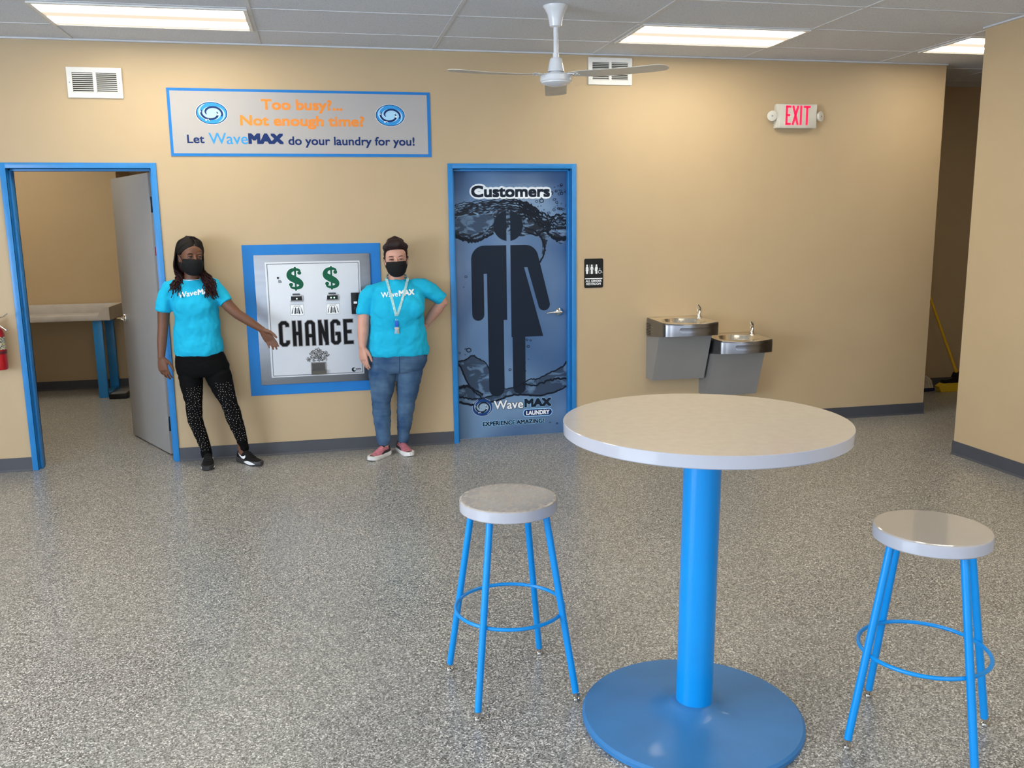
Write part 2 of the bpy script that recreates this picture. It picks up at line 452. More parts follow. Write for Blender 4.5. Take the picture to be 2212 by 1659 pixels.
# ------------------------------------------------------------------ fluorescent troffers
def troffer(x0, y1, label, wide=1.225):
    """2 x 4 ft lay-in fixture whose left edge is x0 and wall-side edge is y1"""
    X0, X1, Y0, Y1 = x0+.012, x0+wide, y1-.598, y1-.012
    t = thing('ceiling_light', label, 'light', ((X0+X1)/2, (Y0+Y1)/2, CEIL-.02), group='ceiling troffers by the back wall')
    b = MB()
    for q in (((X0, Y0), (X1, Y0+.022)), ((X0, Y1-.022), (X1, Y1)), ((X0, Y0+.022), (X0+.022, Y1-.022)), ((X1-.022, Y0+.022), (X1, Y1-.022))):
        b.box((*q[0], CEIL-.012), (*q[1], CEIL-.0005))
    b.build('frame', WHITEM, t, None)
    MB().box((X0+.02, Y0+.02, CEIL-.006), (X1-.02, Y1-.02, CEIL-.001)).build('lens', LENS, t, None, origin=((X0+X1)/2, (Y0+Y1)/2, CEIL-.003))
    return t
troffer(GX[3], GY[0], 'leftmost lit ceiling troffer, above the sign and the open doorway')
troffer(GX[6]+.006, GY[0], 'lit ceiling troffer right of the ceiling fan')
troffer(GX[8]+.012, GY[0], 'lit ceiling troffer at far right, partly hidden by the right wall', .612)
# unseen rows added over the seating area for more light, then back room fixtures
for yy, where in ((4, 'behind the fan'), (8, 'above the round table')):
    for xx, side in ((0, 'left'), (3, 'middle'), (6, 'right')):
        troffer(GX[xx], GY[yy], 'unseen lit ceiling troffer added over the seating area, %s one of the row %s' % (side, where))
troffer(-3.9, 2.75, 'lit ceiling troffer inside the back room, by the work table')
troffer(-2.6, 1.6, 'extra unseen lit troffer added inside the back room, by the door')  # second fixture, added only to brighten the back room
# ------------------------------------------------------------------ doors
def door_frame(name, X, label):
    x0, x1 = X; b = MB(); f = .038
    o = thing(name, label, 'door', ((x0+x1)/2, 0, 0), kind='structure')
    # faces, returns, stops
    for y0, y1 in ((-.012, .002), (WT-.002, WT+.012)):
        b.box((x0-f, y0, 0), (x0, y1, DH+f), bev=.002).box((x1, y0, 0), (x1+f, y1, DH+f), bev=.002).box((x0-.001, y0, DH), (x1+.001, y1, DH+f), bev=.002)
    b.box((x0-.006, -.01, 0), (x0, WT+.01, DH)).box((x1, -.01, 0), (x1+.006, WT+.01, DH)).box((x0, -.01, DH), (x1, WT+.01, DH+.006))
    b.box((x0, .038, 0), (x0+.016, .098, DH), bev=.003).box((x1-.016, .038, 0), (x1, .098, DH), bev=.003).box((x0, .038, DH-.016), (x1, .098, DH), bev=.003)
    b.build('door_frame', BLUE, o, 30)
    return o
def lever(parent, pos, rotz, flip, m=NICKEL):
    """lever set: rose + lever; local +x is the lever direction, -y faces out"""
    q = Matrix.Translation(pos) @ Matrix.Rotation(rotz, 4, 'Z')
    def T(mb):
        mb.v = [q @ v for v in mb.v]; return mb
    h = T(MB().lathe([(.001, 0), (.033, 0), (.033, .006), (.029, .012), (.018, .016), (.013, .02), (.013, .045)], (0, 0, 0), 28, 0, axis=(0, -1, 0))).build('handle', m, parent, 40)
    l = MB().tube([(-.008*flip, -.052, 0), (.01*flip, -.053, 0), (.05*flip, -.054, .001), (.09*flip, -.052, 0), (.112*flip, -.047, -.004)], [(.012, .010), (.013, .010), (.010, .008), (.0095, .007), (.008, .006)], 14, 0, round_ends=True)
    T(l).build('lever', m, h, 60)
    return h
# open door to the back room
d1 = door_frame('door_1', D1, 'blue framed doorway with its grey door standing open into the back room')
A = Vector((-1.202, .19, 0)); ang = math.atan2(.885, -.466)      # hinge corner, leaf direction
leaf = MB().box((0, -.044, .012), (.905, 0, 2.128), bev=.002)
q = Matrix.Translation(A) @ Matrix.Rotation(ang, 4, 'Z')
leaf.v = [q @ v for v in leaf.v]
lf = leaf.build('door_leaf', DOORG, d1, 30)
lf['label'] = 'grey door leaf standing open into the back room'
def in_leaf(mb): mb.v = [q @ v for v in mb.v]; return mb
for zc in (1.90, 1.05, .25):
    h = in_leaf(MB().box((-.003, -.042, zc-.057), (.001, -.002, zc+.057), bev=.001).cyl((-.006, -.046, zc-.057), (-.006, -.046, zc+.057), .006, seg=12)).build('hinge', NICKEL, lf, 40)
    s = MB()
    for dz in (-.035, .0, .035): s.cyl((-.0045, -.022-.008*(dz == 0), zc+dz), (-.002, -.022-.008*(dz == 0), zc+dz), .005, seg=10)
    in_leaf(s).build('screw', BLACK, h, 40)
in_leaf(MB().box((-.0022, -.036, 1.528), (.001, -.010, 1.594))).build('red_tag', mat('red_label', (.30, .012, .02), .4), lf, None)
lever(lf, q @ Vector((.845, 0, 1.005)), ang+PI, 1, CHROME)   # visible room side
lever(lf, q @ Vector((.845, -.044, 1.005)), ang, -1, CHROME)

# restroom door with printed wrap
d2 = door_frame('door_2', D2, 'blue framed customer restroom door covered with a printed water splash')
LY = .100
lx0, lx1 = D2[0]+.004, D2[1]-.004
wrap = bpy.data.materials.new('printed_water_wrap'); wrap.use_nodes = True
nt = wrap.node_tree; N = nt.nodes; L = nt.links; p = N['Principled BSDF']
tc = N.new('ShaderNodeTexCoord'); nz = N.new('ShaderNodeTexNoise'); nz.inputs['Scale'].default_value = 1.5; nz.inputs['Detail'].default_value = 1.5; nz.inputs['Distortion'].default_value = .6
L.new(tc.outputs['Object'], nz.inputs['Vector'])
rp = N.new('ShaderNodeValToRGB'); e = rp.color_ramp.elements
e[0].position = .36; e[0].color = (.055, .125, .275, 1); e[1].position = .70; e[1].color = (.165, .28, .46, 1)
L.new(nz.outputs['Fac'], rp.inputs[0]); L.new(rp.outputs[0], p.inputs['Base Color'])
p.inputs['Roughness'].default_value = .28
lf2 = MB().box((lx0, LY, .008), (lx1, LY+.044, DH-.003), bev=.002).build('door_leaf', wrap, d2, 30)
lf2['label'] = 'blue grey door leaf printed with splashing water'
def water_material(name, dark, mid, light, scale, stretch):
    m = bpy.data.materials.new(name); m.use_nodes = True
    nt = m.node_tree; N = nt.nodes; L = nt.links; p = N['Principled BSDF']
    tc = N.new('ShaderNodeTexCoord'); mp = N.new('ShaderNodeMapping'); mp.inputs['Scale'].default_value = stretch
    L.new(tc.outputs['Object'], mp.inputs[0])
    n1 = N.new('ShaderNodeTexNoise'); n1.inputs['Scale'].default_value = scale; n1.inputs['Detail'].default_value = 5; n1.inputs['Distortion'].default_value = 1.6
    L.new(mp.outputs[0], n1.inputs['Vector'])
    rp = N.new('ShaderNodeValToRGB'); e = rp.color_ramp.elements
    e[0].position = .38; e[0].color = (*dark, 1); e[1].position = .70; e[1].color = (*light, 1)
    k = e.new(.54); k.color = (*mid, 1); k = e.new(.49); k.color = (*dark, 1)
    L.new(n1.outputs['Fac'], rp.inputs[0]); L.new(rp.outputs[0], p.inputs['Base Color']); p.inputs['Roughness'].default_value = .35; p.inputs['Specular IOR Level'].default_value = .2
    return m
WSPL = water_material('print_dark_water', (.012, .016, .028), (.075, .13, .22), (.22, .34, .50), 9, (1, 1, 2.2))
WLOW = water_material('print_pool_water', (.035, .06, .11), (.085, .15, .25), (.17, .27, .42), 6, (1, 1, 1.6))
PDARK = mat('print_dark_blue', (.010, .014, .024), .4, spec=.1)
PIC = mat('print_pictogram', (.011, .018, .034), .4, var=.02, spec=.12)
def smooth_poly(pts, n=6):
    out = []; m = len(pts)
    for i in range(m):
        p0, p1, p2, p3 = (Vector(pts[(i+k-1) % m]) for k in range(4))
        for j in range(n):
            t = j/n
            out.append(tuple(.5*((2*p1)+(p2-p0)*t+(2*p0-5*p1+4*p2-p3)*t*t+(3*p1-p0-3*p2+p3)*t**3)))
    return out
def smooth_line(pts, n=6):
    P = [Vector(x) for x in pts]; P = [2*P[0]-P[1]]+P+[2*P[-1]-P[-2]]; out = []
    for i in range(1, len(P)-2):
        p0, p1, p2, p3 = P[i-1:i+3]
        for j in range(n):
            t = j/n; out.append(tuple(.5*((2*p1)+(p2-p0)*t+(2*p0-5*p1+4*p2-p3)*t*t+(3*p1-p0-3*p2+p3)*t**3)))
    out.append(tuple(P[-2])); return out
rnd = random.Random(3)
# upper splash
top = [(1.027, 1.865), (1.10, 1.888), (1.20, 1.895), (1.32, 1.905), (1.45, 1.915), (1.55, 1.905), (1.64, 1.875), (1.72, 1.82), (1.79, 1.785), (1.86, 1.79), (1.947, 1.80)]
low = [(1.947, 1.60), (1.90, 1.565), (1.86, 1.59), (1.82, 1.625), (1.79, 1.60), (1.76, 1.50), (1.715, 1.415), (1.742, 1.52), (1.735, 1.60), (1.68, 1.645), (1.58, 1.63), (1.50, 1.64), (1.36, 1.66), (1.28, 1.625), (1.20, 1.595), (1.13, 1.60), (1.06, 1.63), (1.027, 1.64)]
poly = [(lx0+.001, top[0][1])]+smooth_line(top, 5)[1:-1]+[(lx1-.001, 1.80), (lx1-.001, 1.60)]+smooth_line(low, 5)[1:-1]+[(lx0+.001, 1.64)]
poly = [(min(max(x, lx0+.001), lx1-.001), z) for x, z in poly]
pr = MB().prism(poly, LY-.0006, LY+.002)
pr.build('water_print', WSPL, lf2, None)
# light pool seen inside the left part of the splash
MB().prism(smooth_poly([(1.04, 1.70), (1.10, 1.665), (1.19, 1.65), (1.28, 1.69), (1.345, 1.73), (1.34, 1.79), (1.24, 1.80), (1.13, 1.79), (1.05, 1.765)]), LY-.0009, LY+.002).build('water_print', WLOW, lf2, None)
b = MB()
def strand(pts, w0, w1, jit=.006):
    ln = smooth_line(pts, 7); n = len(ln)
    ln = [(x+rnd.uniform(-jit, jit)*.4, z+rnd.uniform(-jit, jit)) for x, z in ln]
    ln = [(min(max(x, lx0+.003), lx1-.003), z) for x, z in ln]
    b.ribbon(ln, [w0+(w1-w0)*i/(n-1)*rnd.uniform(.6, 1.4) for i in range(n)], LY-.0012-strand.n*.000012, LY+.001); strand.n += 1
strand.n = 0
for k in range(5):
    strand([(x, z-.018*k+.006) for x, z in top[:8]], .004, .012)
    strand([(x, z-.026*k) for x, z in top[5:]], .016, .008, .012)
strand([(1.03, 1.642), (1.08, 1.625), (1.14, 1.605), (1.21, 1.60), (1.28, 1.63), (1.345, 1.66)], .03, .016)
strand([(1.03, 1.66), (1.10, 1.635), (1.17, 1.625), (1.25, 1.655), (1.345, 1.70)], .006, .006)
strand([(1.60, 1.70), (1.69, 1.66), (1.745, 1.60), (1.765, 1.52), (1.74, 1.45), (1.712, 1.41)], .014, .012)
strand([(1.62, 1.66), (1.70, 1.64), (1.76, 1.67), (1.82, 1.63), (1.87, 1.60), (1.94, 1.61)], .012, .03)
# bubbles and drops
def bubble(x, z, r):
    o = ell(x, z, r, r*.85, 12)+[(x+r, z)]
    strand.n += 1; b.ribbon(o, r*.38, LY-.0012-strand.n*.000012, LY+.001)
for k in range(46):
    x = rnd.uniform(1.70, 1.945); z = rnd.uniform(1.80, 2.03); bubble(x, z, rnd.choice((.003, .004, .005, .010)))
for x, z, r in ((1.82, 1.965, .014), (1.86, 1.98, .010), (1.74, 1.905, .016), (1.90, 2.02, .009), (1.12, 1.32, .010), (1.10, 1.24, .005), (1.61, .80, .009), (1.64, .795, .008), (1.575, .77, .010), (1.62, .745, .011), (1.565, .69, .008), (1.555, .60, .007), (1.59, .545, .008), (1.13, .735, .018), (1.105, .745, .008), (1.055, .715, .008), (1.10, .70, .005), (1.62, .64, .004), (1.595, .615, .004), (1.465, .56, .010), (1.80, .10, .006), (1.86, .09, .007)): bubble(x, z, r)
# lower splash
L1 = smooth_poly([(1.028, .645), (1.10, .655), (1.16, .685), (1.20, .665), (1.26, .63), (1.30, .56), (1.34, .47), (1.30, .36), (1.22, .36), (1.16, .40), (1.10, .50), (1.06, .60)])
L2 = smooth_line([(1.026, .445), (1.10, .455), (1.20, .45), (1.28, .42), (1.40, .40), (1.52, .42), (1.62, .47), (1.70, .475), (1.80, .52), (1.90, .56), (1.948, .62)], 5)
L3 = smooth_line([(1.948, .40), (1.85, .36), (1.72, .335), (1.60, .345), (1.48, .35), (1.36, .315), (1.24, .285), (1.12, .29), (1.026, .32)], 5)
L1 = [(max(x, lx0+.002), z) for x, z in L1]; L2 = [(min(max(x, lx0+.002), lx1-.002), z) for x, z in L2]; L3 = [(min(max(x, lx0+.002), lx1-.002), z) for x, z in L3]
MB().prism(L2+L3, LY-.0006, LY+.002).build('water_print', WLOW, lf2, None)
MB().prism(L1, LY-.0008, LY+.002).build('water_print', WLOW, lf2, None)
strand([(1.03, .645), (1.10, .655), (1.16, .69), (1.205, .662), (1.26, .63), (1.30, .56)], .012, .008, .004)
strand([(1.03, .64), (1.06, .60), (1.10, .50), (1.16, .40), (1.21, .36), (1.24, .30)], .014, .010, .004)
strand([(1.40, .40), (1.52, .42), (1.62, .47), (1.70, .475), (1.80, .52), (1.90, .56), (1.945, .61)], .008, .012, .004)
strand([(1.03, .32), (1.12, .29), (1.24, .285), (1.36, .315), (1.48, .35), (1.60, .345), (1.72, .335), (1.85, .36), (1.945, .40)], .018, .012, .004)
strand([(1.03, .42), (1.10, .44), (1.18, .40), (1.24, .37)], .020, .012, .010)
strand([(1.55, .44), (1.66, .42), (1.78, .45), (1.86, .47), (1.945, .46)], .012, .016, .008)
strand([(1.03, .36), (1.12, .34), (1.22, .335), (1.34, .36)], .014, .010, .006)
b.build('water_outline', PDARK, lf2, None)
# pictogram: half man, half woman
def arc(cx, cz, r, a0, a1, n=10): return [(cx+r*math.cos(a0+(a1-a0)*i/n), cz+r*math.sin(a0+(a1-a0)*i/n)) for i in range(n+1)]
pm = MB(); PY = LY-.0016
hr = .119; hx, hz = 1.467, 1.713
a_ = math.acos(.016/hr)
pm.prism(arc(hx, hz, hr, a_, 2*PI-a_ - 0.0)[0:0] + [(hx-.016, hz+hr*math.sin(a_))] + arc(hx, hz, hr, PI-a_, PI+a_, 24), PY, LY)
pm.prism(arc(hx, hz, hr, -a_, a_, 24), PY, LY)
man = [(1.448, 1.562)]+arc(1.272, 1.454, .108, PI/2, PI)+arc(1.213, 1.017, .049, PI, 2*PI)+[(1.262, 1.340), (1.289, 1.340)]+arc(1.355, .410, .064, PI, 2*PI)+[(1.419, .968), (1.448, .968)]
pm.prism(man, PY, LY)
wom = [(1.482, 1.562), (1.482, .826), (1.491, .826)]+arc(1.543, .41, .052, PI, 2*PI)+[(1.596, .826), (1.746, .826), (1.592, 1.385), (1.620, 1.385), (1.708, 1.075)]+arc(1.755, 1.083, .049, PI+.25, 2*PI+.25)+arc(1.604, 1.456, .106, .25, PI/2)
pm.prism(wom, PY, LY)
pm.build('pictogram', PIC, lf2, None)
# wording
def halo_text(mb, s, x0, x1, z, cap, y, off, grow, mi_in, mi_out):
    text(mb, s, x0-grow, x1+grow, z-grow, cap+2*grow, y+.0006, off+grow/cap*.95, mi_out)
    text(mb, s, x0, x1, z, cap, y, off, mi_in)
t = MB(); halo_text(t, 'Customers', 1.175, 1.808, 1.935, .088, LY-.0026, .055, .014, 0, 1)
t.build('lettering', [PIC, mat('print_glow_white', (.80, .86, .92), .4, var=.02)], lf2, None)
DLM = [PWHITE, PIC, LIGHTB, NAVY]
t = MB(); text(t, 'Wave', 1.327, 1.572, .237, .072, LY-.0026, .022, 0); text(t, 'Wave', 1.325, 1.576, .234, .077, LY-.0020, .055, 1); t.build('lettering', DLM, lf2, None)
t = MB(); text(t, 'MAX', 1.582, 1.812, .241, .072, LY-.0026, .075, 1); text(t, 'MAX', 1.578, 1.816, .237, .080, LY-.0020, .115, 2); t.build('lettering', DLM, lf2, None)
t = MB(); text(t, 'EXPERIENCE AMAZING!', 1.232, 1.748, .103, .036, LY-.0026, .05, 1); text(t, 'EXPERIENCE AMAZING!', 1.229, 1.751, .100, .042, LY-.0020, .11, 2); t.build('lettering', DLM, lf2, None)
t = MB(); t.prism(rrect(1.570, .160, 1.820, .226, .032), LY-.0026, LY, 2); t.prism(rrect(1.576, .166, 1.814, .220, .026), LY-.0030, LY, 3)
text(t, 'LAUNDRY', 1.597, 1.795, .175, .036, LY-.0036, .05, 0); t.build('lettering', DLM, lf2, None)

def emblem(parent, cx, cz, rx, rz, y, cols, name='emblem'):
    """oval badge with a two-armed water swirl"""
    ring, disc, light, dark, dots = range(5)
    mb = MB()
    P = lambda r, a: (cx+rx*r*math.cos(a), cz+rz*r*math.sin(a))
    mb.prism([P(1.03, 2*PI*i/48) for i in range(48)], y, y+.0012, dots)
    mb.prism([P(1.0, 2*PI*i/48) for i in range(48)], y-.0004, y+.001, ring)
    mb.prism([P(.945, 2*PI*i/48) for i in range(48)], y-.0008, y+.001, disc)
    def arm(a0, a1, r0, r1, w, mi, yy, hook=0):
        n = 40; pts = []; ws = []
        for i in range(n+1):
            u = i/n; a = a0+(a1-a0)*u; r = r0+(r1-r0)*u**1.25
            x, z = r*math.cos(a), r*math.sin(a); pts.append((x, z)); ws.append(max(.012, w*math.sin(PI*min(1, .08+.92*u))**.55))
        sub = MB(); sub.ribbon(pts, ws, yy, yy+.001)
        mb.add([(cx+rx*v.x, v.y, cz+rz*v.z) for v in sub.v], sub.f, mi)
    mb.prism([P(.60, 2*PI*i/40) for i in range(40)], y-.0011, y+.001, light)
    arm(R(-62), R(95), .90, .52, .10, light, y-.0014); arm(R(118), R(275), .90, .52, .10, light, y-.0014)
    arm(R(-25), R(205), .68, .33, .17, dark, y-.0018); arm(R(155), R(385), .68, .33, .17, dark, y-.0018)
    arm(R(-75), R(60), .60, .46, .08, light, y-.0015)
    for x, z, r in ((-.38, -.60, .075), (-.25, -.56, .05), (-.69, .10, .045), (-.68, .22, .03), (.40, -.12, .08), (.30, .20, .05), (-.18, -.68, .03), (.60, -.10, .02), (-.62, -.35, .02)):
        mb.prism([(cx+rx*(x+r*.8*math.cos(2*PI*i/12)), cz+rz*(z+r*1.1*math.sin(2*PI*i/12))) for i in range(12)], y-.0022, y, dots)
    return mb.build(name, cols, parent, None)
emblem(lf2, 1.233, .261, .083, .072, LY-.0016, [NAVY, mat('badge_blue', (.008, .05, .20), .4, spec=.2), mat('swirl_grey_blue', (.28, .40, .54), .4, spec=.2), PIC, mat('badge_white', (.62, .70, .80), .4, spec=.2)])
lever(lf2, Vector((1.882, LY, 1.020)), 0, -1, NICKEL)

# ------------------------------------------------------------------ banner sign
sg = thing('banner_sign', 'wide white sign with blue border and orange and navy laundry slogan', 'sign', (-.07, 0, 2.231))
MB().box((-.998, -.006, 2.231), (.860, -.0005, 2.698)).build('border', BLUEP, sg, None)
MB().box((-.978, -.0072, 2.251), (.836, -.005, 2.679)).build('panel', SIGNW, sg, None)
ty = -.0082
t = MB(); text(t, 'Too busy?...', -.361, .215, 2.558, .073, ty, .045); t.build('lettering', ORANGE, sg, None)
t = MB(); text(t, 'Not enough time?', -.512, .368, 2.446, .073, ty, .045)
t.build('lettering', ORANGE, sg, None)
t = MB(); text(t, 'Let', -.882, -.765, 2.321, .058, ty, .03); t.build('lettering', NAVY, sg, None)
t = MB(); text(t, 'do your laundry for you!', -.183, .735, 2.313, .060, ty, .03)
t.build('lettering', NAVY, sg, None)
t = MB(); text(t, 'Wave', -.735, -.466, 2.317, .076, ty, .008); t.build('lettering', SKYB, sg, None)
t = MB(); text(t, 'MAX', -.463, -.217, 2.318, .074, ty, .085); t.build('lettering', NAVY, sg, None)
for ex in (-.703, .561):
    emblem(sg, ex, 2.529, .107, .077, -.0078, [NAVY, SKYB, mat('swirl_pale_blue', (.38, .66, .90), .5), NAVY, PWHITE])

# ------------------------------------------------------------------ wall vents
def vent(xc, zc, label):
    t = thing('wall_vent', label, 'vent', (xc, 0, zc), group='return air vents on the back wall')
    w_, h_ = .356, .203
    MB().box((-.15, -.002, -.075), (.15, -.0005, .075)).build('backing', DARKIN, t, None).matrix_parent_inverse.identity()
    f = MB()
    for a, c in (((-w_/2, -h_/2), (w_/2, -.064)), ((-w_/2, .066), (w_/2, h_/2)), ((-w_/2, -.066), (-.143, .068)), ((.143, -.066), (w_/2, .068)), ((-.011, -.066), (.011, .068))):
        f.box((a[0], -.014, a[1]), (c[0], -.001, c[1]), bev=.0025)
    f.build('frame', WHITEM, t, None).matrix_parent_inverse.identity()
    for k in range(10):
        z = -.059+.0132*k; s = MB()
        for x0, x1 in ((-.142, -.011), (.011, .142)):
            s.add([(x0, -.011, z-.004), (x1, -.011, z-.004), (x1, -.003, z+.0035), (x0, -.003, z+.0035), (x0, -.0095, z-.0045), (x1, -.0095, z-.0045), (x1, -.0015, z+.003), (x0, -.0015, z+.003)],
                  [[0, 1, 2, 3], [7, 6, 5, 4], [0, 4, 5, 1], [2, 6, 7, 3]])
        s.build('louver', WHITEM, t, None).matrix_parent_inverse.identity()
    for sx in (-.16, .16): MB().cyl((sx, -.0155, 0), (sx, -.012, 0), .004, seg=10).build('screw', STEEL, t, 40).matrix_parent_inverse.identity()
vent(-1.459, 2.720, 'white louvred wall vent above the open doorway')
vent(2.268, 2.880, 'white louvred wall vent behind the ceiling fan blade')

# ------------------------------------------------------------------ change machine set in the wall
cm = thing('change_machine', 'white faced change machine with two dollar signs, framed in steel and blue', 'machine', (-.055, 0, .474))
MB().box((-.560, -.008, .470), (.446, -.0005, 1.598), bev=.002).build('blue_trim', BLUEP, cm, None)
MB().box((-.480, -.020, .550), (.368, -.006, 1.523), bev=.003).build('steel_frame', STEEL, cm, 30)
df = MB().box((-.402, -.032, .605), (.291, -.018, 1.470), bev=.004).build('door_panel', CHW, cm, 30)
y0 = -.0325
g = MB()
for a, c in (((-.389, .616), (-.384, 1.459)), ((.275, .616), (.280, 1.459)), ((-.389, 1.454), (.280, 1.459)), ((-.389, .616), (.280, .621))): g.box((a[0], y0-.0004, a[1]), (c[0], y0+.002, c[1]))
g.build('border_line', GREYINK, df, None)
def dollar(cx, cz):
    mb = MB(); H = .085
    c = [(.036, .062), (.030, .078), (0, .0845), (-.032, .074), (-.046, .048), (-.040, .020), (-.012, -.002), (.022, -.024), (.041, -.046), (.036, -.072), (.004, -.0845), (-.030, -.078), (-.040, -.062)]
    c = [(x*.95, z*.82) for x, z in c]
    ln = smooth_line(c, 6); n = len(ln); ws = []
    for i in range(n):
        u = i/(n-1); ws.append(.013+.038*math.exp(-((u-.5)/.24)**2)+.004*math.exp(-((u-.16)/.1)**2)+.004*math.exp(-((u-.84)/.1)**2))
    for grow, mi, y in ((.006, 0, y0-.0004), (0, 1, y0-.0010)):
        sub = MB(); sub.ribbon(ln, [w_+grow for w_ in ws], y, y+.0012, mi)
        for k in (0, -1): sub.prism(ell(ln[k][0]+(-.004 if k == 0 else .004), ln[k][1]+(-.008 if k == 0 else .009), .015+grow/2, .0135+grow/2, 20), y-.00005, y+.0012, mi)
        sub.prism([(-.007-grow/2, -.0885-grow/2), (.007+grow/2, -.0885-grow/2), (.007+grow/2, .0885+grow/2), (-.007-grow/2, .0885+grow/2)], y-.0001, y+.0012, mi)
        mb.add([(v.x+cx, v.y, v.z+cz) for v in sub.v], sub.f, mi)
    mb.build('dollar_sign', [PWHITE, GREEN], df, None)
dollar(-.187, 1.344); dollar(.076, 1.345)
def acceptor(cx, cz, leds):
    bz = MB().box((cx-.048, y0-.010, cz-.030), (cx+.048, y0, cz+.017), bev=.004).build('bill_acceptor', mat('silver_bezel', (.50, .51, .54), .3, metal=.6), df, 30)
    MB().box((cx-.040, y0-.0112, cz-.022), (cx+.040, y0-.008, cz+.010), bev=.001).build('slot', BLACK, bz, None)
    MB().box((cx-.028, y0-.006, cz+.0175), (cx+.026, y0, cz+.030), bev=.002).build('slot_cover', mat('dark_plastic', (.045, .05, .07), .35), bz, None)
    for lx in leds: MB().ellipsoid((cx+lx, y0-.0115, cz-.008), (.0055, .002, .0055), su=12, sv=8).build('led', LED, bz, 180)
acceptor(-.187, 1.205, (.002,)); acceptor(.076, 1.205, (-.010, .014))
def sticker(cx, cz):
    mb = MB(); y = y0
    mb.box((cx-.049, y-.0006, cz-.040), (cx+.049, y, cz+.040), 1); mb.box((cx-.047, y-.0009, cz-.038), (cx+.047, y, cz+.038), 0)
    for k in range(9): mb.box((cx-.024+k*.0055, y-.0013, cz+.026), (cx-.0205+k*.0055, y, cz+.031), 2)
    mb.prism([(cx-.022, cz-.030), (cx-.013, cz-.030), (cx-.008, cz+.018), (cx-.014, cz+.018)], y-.0013, y, 2)
    mb.prism([(cx+.022, cz-.030), (cx+.013, cz-.030), (cx+.008, cz+.018), (cx+.014, cz+.018)], y-.0013, y, 2)
    mb.box((cx-.009, y-.0013, cz-.004), (cx+.009, y, cz+.002), 2); mb.box((cx-.006, y-.0013, cz+.007), (cx+.006, y, cz+.011), 1)
    mb.box((cx-.012, y-.0013, cz-.028), (cx+.012, y, cz-.008), 3); mb.box((cx-.002, y-.0016, cz-.022), (cx+.002, y, cz-.013), 2)
    for s_ in (-1, 1):
        mb.prism([(cx+s_*.036, cz-.028), (cx+s_*.042, cz-.028), (cx+s_*.034, cz+.004), (cx+s_*.029, cz+.004)], y-.0013, y, 2)
        mb.prism([(cx+s_*.034, cz+.004), (cx+s_*.029, cz+.004), (cx+s_*.024, cz+.018), (cx+s_*.031, cz+.019)], y-.0013, y, 3)
    mb.build('sticker', [PWHITE, GREYINK, INK, mat('print_mid_grey', (.35, .37, .40), .5)], df, None)
sticker(-.187, 1.112); sticker(.077, 1.112)
lk = MB().box((.214, y0-.016, 1.068), (.272, y0, 1.230), bev=.003).build('lock_plate', BLACK, df, 30)
MB().box((.232, y0-.0175, 1.148), (.258, y0-.015, 1.164)).build('lock_tag', PWHITE, lk, None)
MB().cyl((.243, y0-.030, 1.112), (.243, y0-.015, 1.112), .013, seg=20).build('lock_cylinder', mat('dark_lock', (.03, .03, .032), .3, metal=.5), lk, 40)
# CHANGE in chamfered block letters
nr = [0]
def letters(grow, mi, y, mb):
    wd = .024+grow; zt, zb, ch = 1.018, .853, .014
    for c, x0, x1 in (('C', -.316, -.266), ('H', -.217, -.175), ('A', -.124, -.076), ('N', -.027, .020), ('G', .064, .112), ('E', .160, .206)):
        g = grow/2
        nr[0] += 1; rb = lambda p: (nr.__setitem__(0, nr[0]+1), mb.ribbon(p, wd, y-.00001*nr[0], y+.0015, mi))
        if c in 'CG':
            end = [(x1, zt-.026-g)] ; pts = [(x1, zt-.030-g), (x1, zt-ch), (x1-ch, zt), (x0+ch, zt), (x0, zt-ch), (x0, zb+ch), (x0+ch, zb), (x1-ch, zb), (x1, zb+ch)]
            rb(pts + ([(x1, zb+.030+g)] if c == 'C' else [(x1, (zt+zb)/2-.010+g)]))
            if c == 'G': rb([(x1+wd/2-g, (zt+zb)/2-.012), (x1-.026-g, (zt+zb)/2-.012)])
            else: rb([(x1, zb+ch), (x1, zb+.030+g)])
        elif c == 'H':
            rb([(x0, zb-.012-g), (x0, zt+.012+g)]); rb([(x1, zb-.012-g), (x1, zt+.012+g)]); rb([(x0, (zt+zb)/2), (x1, (zt+zb)/2)])
        elif c == 'A':
            rb([(x0, zb-.012-g), (x0, zt-ch), (x0+ch, zt), (x1-ch, zt), (x1, zt-ch), (x1, zb-.012-g)]); rb([(x0, .915), (x1, .915)])
        elif c == 'N':
            rb([(x0, zb-.012-g), (x0, zt+.012+g)]); rb([(x1, zb-.012-g), (x1, zt+.012+g)]); rb([(x0-.003, zt+.004), (x1+.003, zb-.004)])
        elif c == 'E':
            rb([(x1+.012+g, zt), (x0, zt), (x0, zb), (x1+.012+g, zb)]); rb([(x0, (zt+zb)/2), (x1+g, (zt+zb)/2)])
mb = MB(); letters(.010, 1, y0-.0004, mb); letters(0, 0, y0-.0018, mb)
mb.build('lettering', [INK, mat('print_silver_outline', (.24, .23, .24), .4)], df, None)
